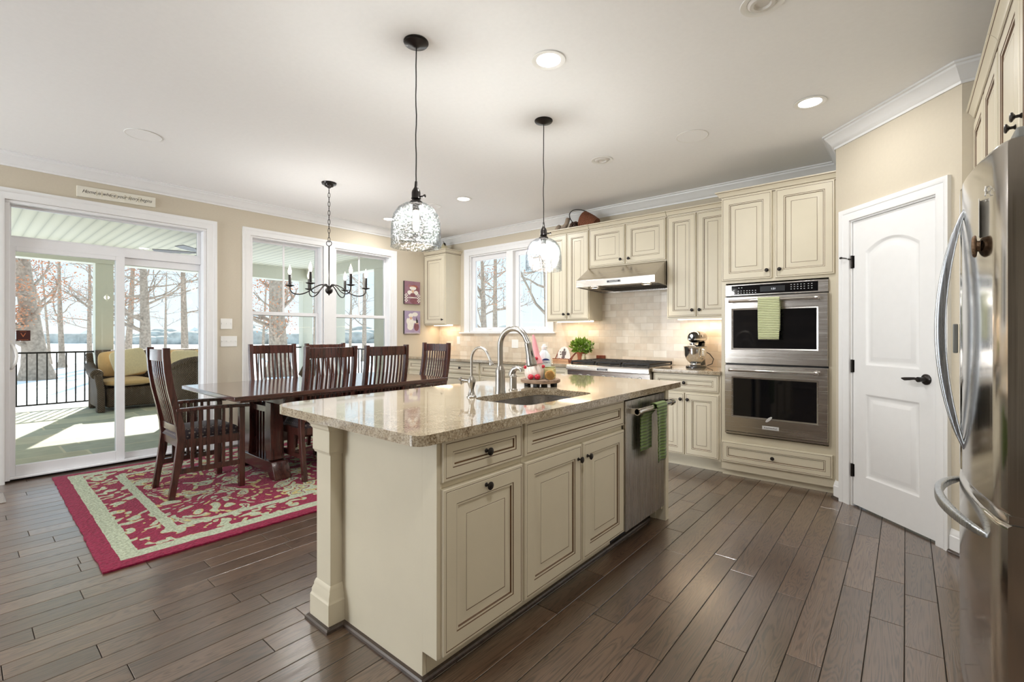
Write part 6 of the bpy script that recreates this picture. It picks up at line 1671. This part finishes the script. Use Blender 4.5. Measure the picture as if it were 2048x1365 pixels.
def tree(px, d, r0, h, lean, seed, label, leaves=0, nbr=14, fork=None, low=.25, lowleaf=0.0, group='bare oak trees in the snow', spread=1.0, blen=.34):
    base = ray_at(px, 669.5, d); base.z = GZ - .05
    rt = Vector((math.cos(YAW), math.sin(YAW), 0)); fw = Vector((-math.sin(YAW), math.cos(YAW), 0))
    t = thing('oak_tree', label, 'tree', base, 0, group); rn = random.Random(seed)
    def tpt(s): return base + rt * (lean * s * h + .10 * r0 * math.sin(s * 7 + seed)) + fw * (.05 * r0 * math.cos(s * 5)) + Vector((0, 0, s * h))
    K = 14; pts = [tpt(k / K) for k in range(K + 1)]
    rad = [r0 * (1 + .6 * math.exp(-k / K * h / (r0 * 1.6))) * (1 - .72 * k / K) for k in range(K + 1)]
    MB().tube(pts, rad, 14).build('trunk', BARK, t, angle=80)
    bm = MB(); tips = []
    def branch(p, dr, ln, r, lev):
        n = 5; ps = [p]; q = p.copy(); dv = dr.copy()
        for k in range(n):
            dv = (dv + Vector((rn.uniform(-.28, .28), rn.uniform(-.28, .28), rn.uniform(-.16, .24)))).normalized(); q = q + dv * (ln / n); ps.append(q.copy())
            if lev < 2 and rn.random() < .75: branch(q, (dv + Vector((rn.uniform(-1, 1), rn.uniform(-1, 1), rn.uniform(-.4, .7)))).normalized(), ln * rn.uniform(.35, .6), r * .5, lev + 1)
        bm.tube(ps, [r * (1 - .8 * k / n) for k in range(n + 1)], 5 if lev else 6, cap=False); tips.extend(ps[2:])
    for b in range(nbr):
        s = low + (1 - low) * (b + rn.random()) / nbr; a = rn.uniform(0, 6.283)
        dr = Vector((math.cos(a), math.sin(a), rn.uniform(.0, .7))).normalized(); rr = r0 * (1 - .72 * s)
        branch(tpt(s), dr, h * blen * spread * rn.uniform(.6, 1.1) * (1.15 - .6 * s), rr * .34, 0)
    if fork: 
        for (s, sd, ln) in fork: branch(tpt(s), (rt * sd + Vector((0, 0, .9))).normalized(), ln, r0 * .55, 0)
    bm.build('branches', BARK, t, angle=80)
    if leaves and tips:
        lm = MB()
        cl = [p for p in tips if lowleaf <= 0 or p.z < lowleaf] or tips
        for k in range(int(leaves * 1.7)):
            c = rn.choice(cl) + Vector((rn.gauss(0, .22), rn.gauss(0, .22), rn.gauss(0, .14)))
            ax = Vector((rn.gauss(0, 1), rn.gauss(0, 1), rn.gauss(0, .6))).normalized(); sd = ax.orthogonal().normalized(); L_ = rn.uniform(.06, .115)
            lm.add([c, c + ax * L_ * .5 + sd * L_ * .3, c + ax * L_, c + ax * L_ * .5 - sd * L_ * .3], [(0, 1, 2, 3)])
        lf = lm.build('dry_leaves', LEAF, t); lf['kind'] = 'stuff'
    return t
tree(72, 19.5, .40, 9, -.10, 1, 'thick leaning oak trunk seen through the left pane of the patio door', 2600, 22, low=.13, lowleaf=5.5, spread=.9)
tree(124, 27, .15, 8, -.03, 2, 'slim tree just right of the thick leaning oak in the left door pane', 500, 12)
tree(100, 30, .09, 7, -.08, 12, 'thin sapling between the thick oak and the slim tree in the left door pane', 0, 9)
tree(179, 34, .16, 9, .0, 3, 'slim bare tree just left of the porch column', 900, 14)
tree(218, 30, .24, 9, .02, 4, 'bare tree just right of the porch column', 900, 16)
tree(255, 33, .22, 10, .06, 5, 'bare tree left of the forked one in the right door pane', 300, 16)
tree(290, 27, .30, 9, -.01, 6, 'large bare tree with spreading limbs in the right door pane', 120, 26, low=.2, spread=1.3)
tree(369, 30, .22, 10, -.01, 7, 'straight bare trunk at the right end of the patio door', 0, 9, low=.3)
tree(556, 21, .40, 10, -.01, 8, 'very thick trunk seen through the left dining window', 1300, 18, low=.14, lowleaf=6, spread=.8)
tree(525, 38, .12, 8, .05, 9, 'thin tree left of the very thick trunk in the left dining window', 250, 12)
tree(632, 36, .20, 10, -.01, 10, 'bare tree right of the porch corner column in the left dining window', 250, 16)
tree(729, 33, .17, 10, -.005, 11, 'straight slim tree in the right dining window', 0, 12, low=.22)
tree(972, 26, .22, 7.0, -.04, 21, 'forked bare tree in the left half of the kitchen window', 260, 16, low=.3, fork=[(.55, -.35, 2.6)])
tree(991, 31, .20, 11, -.005, 22, 'tall straight tree in the left half of the kitchen window', 420, 18, low=.28, spread=.7)
tree(1105, 20, .26, 8, -.06, 23, 'bare tree whose long limbs cross the right half of the kitchen window', 300, 26, low=.3, spread=1.7)
tree(700, 42, .14, 8, .02, 24, 'faint thin tree in the left part of the right dining window', 120, 12)
tree(330, 46, .14, 8, .02, 25, 'thin far tree between the spreading tree and the straight trunk in the door', 100, 12)

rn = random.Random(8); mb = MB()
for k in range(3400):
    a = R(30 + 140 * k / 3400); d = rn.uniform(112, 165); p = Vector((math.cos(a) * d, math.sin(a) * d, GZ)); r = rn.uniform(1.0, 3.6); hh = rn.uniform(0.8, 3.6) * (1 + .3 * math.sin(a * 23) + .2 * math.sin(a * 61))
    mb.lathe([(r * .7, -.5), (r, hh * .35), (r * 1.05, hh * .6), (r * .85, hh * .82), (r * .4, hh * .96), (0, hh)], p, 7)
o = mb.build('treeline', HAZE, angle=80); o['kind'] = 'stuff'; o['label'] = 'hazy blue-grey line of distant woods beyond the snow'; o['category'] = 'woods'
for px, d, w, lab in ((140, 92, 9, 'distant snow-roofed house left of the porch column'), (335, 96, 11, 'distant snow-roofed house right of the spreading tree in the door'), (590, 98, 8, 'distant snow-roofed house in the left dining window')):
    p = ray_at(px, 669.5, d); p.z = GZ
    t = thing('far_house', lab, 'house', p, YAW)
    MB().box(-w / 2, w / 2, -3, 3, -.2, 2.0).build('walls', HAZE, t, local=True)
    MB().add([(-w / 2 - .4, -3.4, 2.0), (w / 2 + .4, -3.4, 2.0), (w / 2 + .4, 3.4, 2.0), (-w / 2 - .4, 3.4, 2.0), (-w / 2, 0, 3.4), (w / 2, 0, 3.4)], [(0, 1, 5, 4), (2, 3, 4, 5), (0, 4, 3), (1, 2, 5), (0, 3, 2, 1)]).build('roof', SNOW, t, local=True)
for px, d, h, lab in ((966, 60, 2.2, 'dark evergreen shrub low in the left half of the kitchen window'), (1047, 45, 2.3, 'dark evergreen shrub low in the right half of the kitchen window'), (1000, 52, 2.2, 'dark evergreen shrub beside the straight tree in the kitchen window')):
    p = ray_at(px, 669.5, d); p.z = GZ
    t = thing('evergreen_shrub', lab, 'shrub', p)
    MB().lathe([(.2, 0), (h * .42, h * .15), (h * .36, h * .4), (h * .2, h * .75), (0, h)], p, 14).build('core', CEDAR, t)
    lf = leafy(p + Vector((0, 0, h * .45)), h * .5, 500, int(px), .35, '', -h * .4, 1.0).build('needles', CEDAR, t); lf['kind'] = 'stuff'
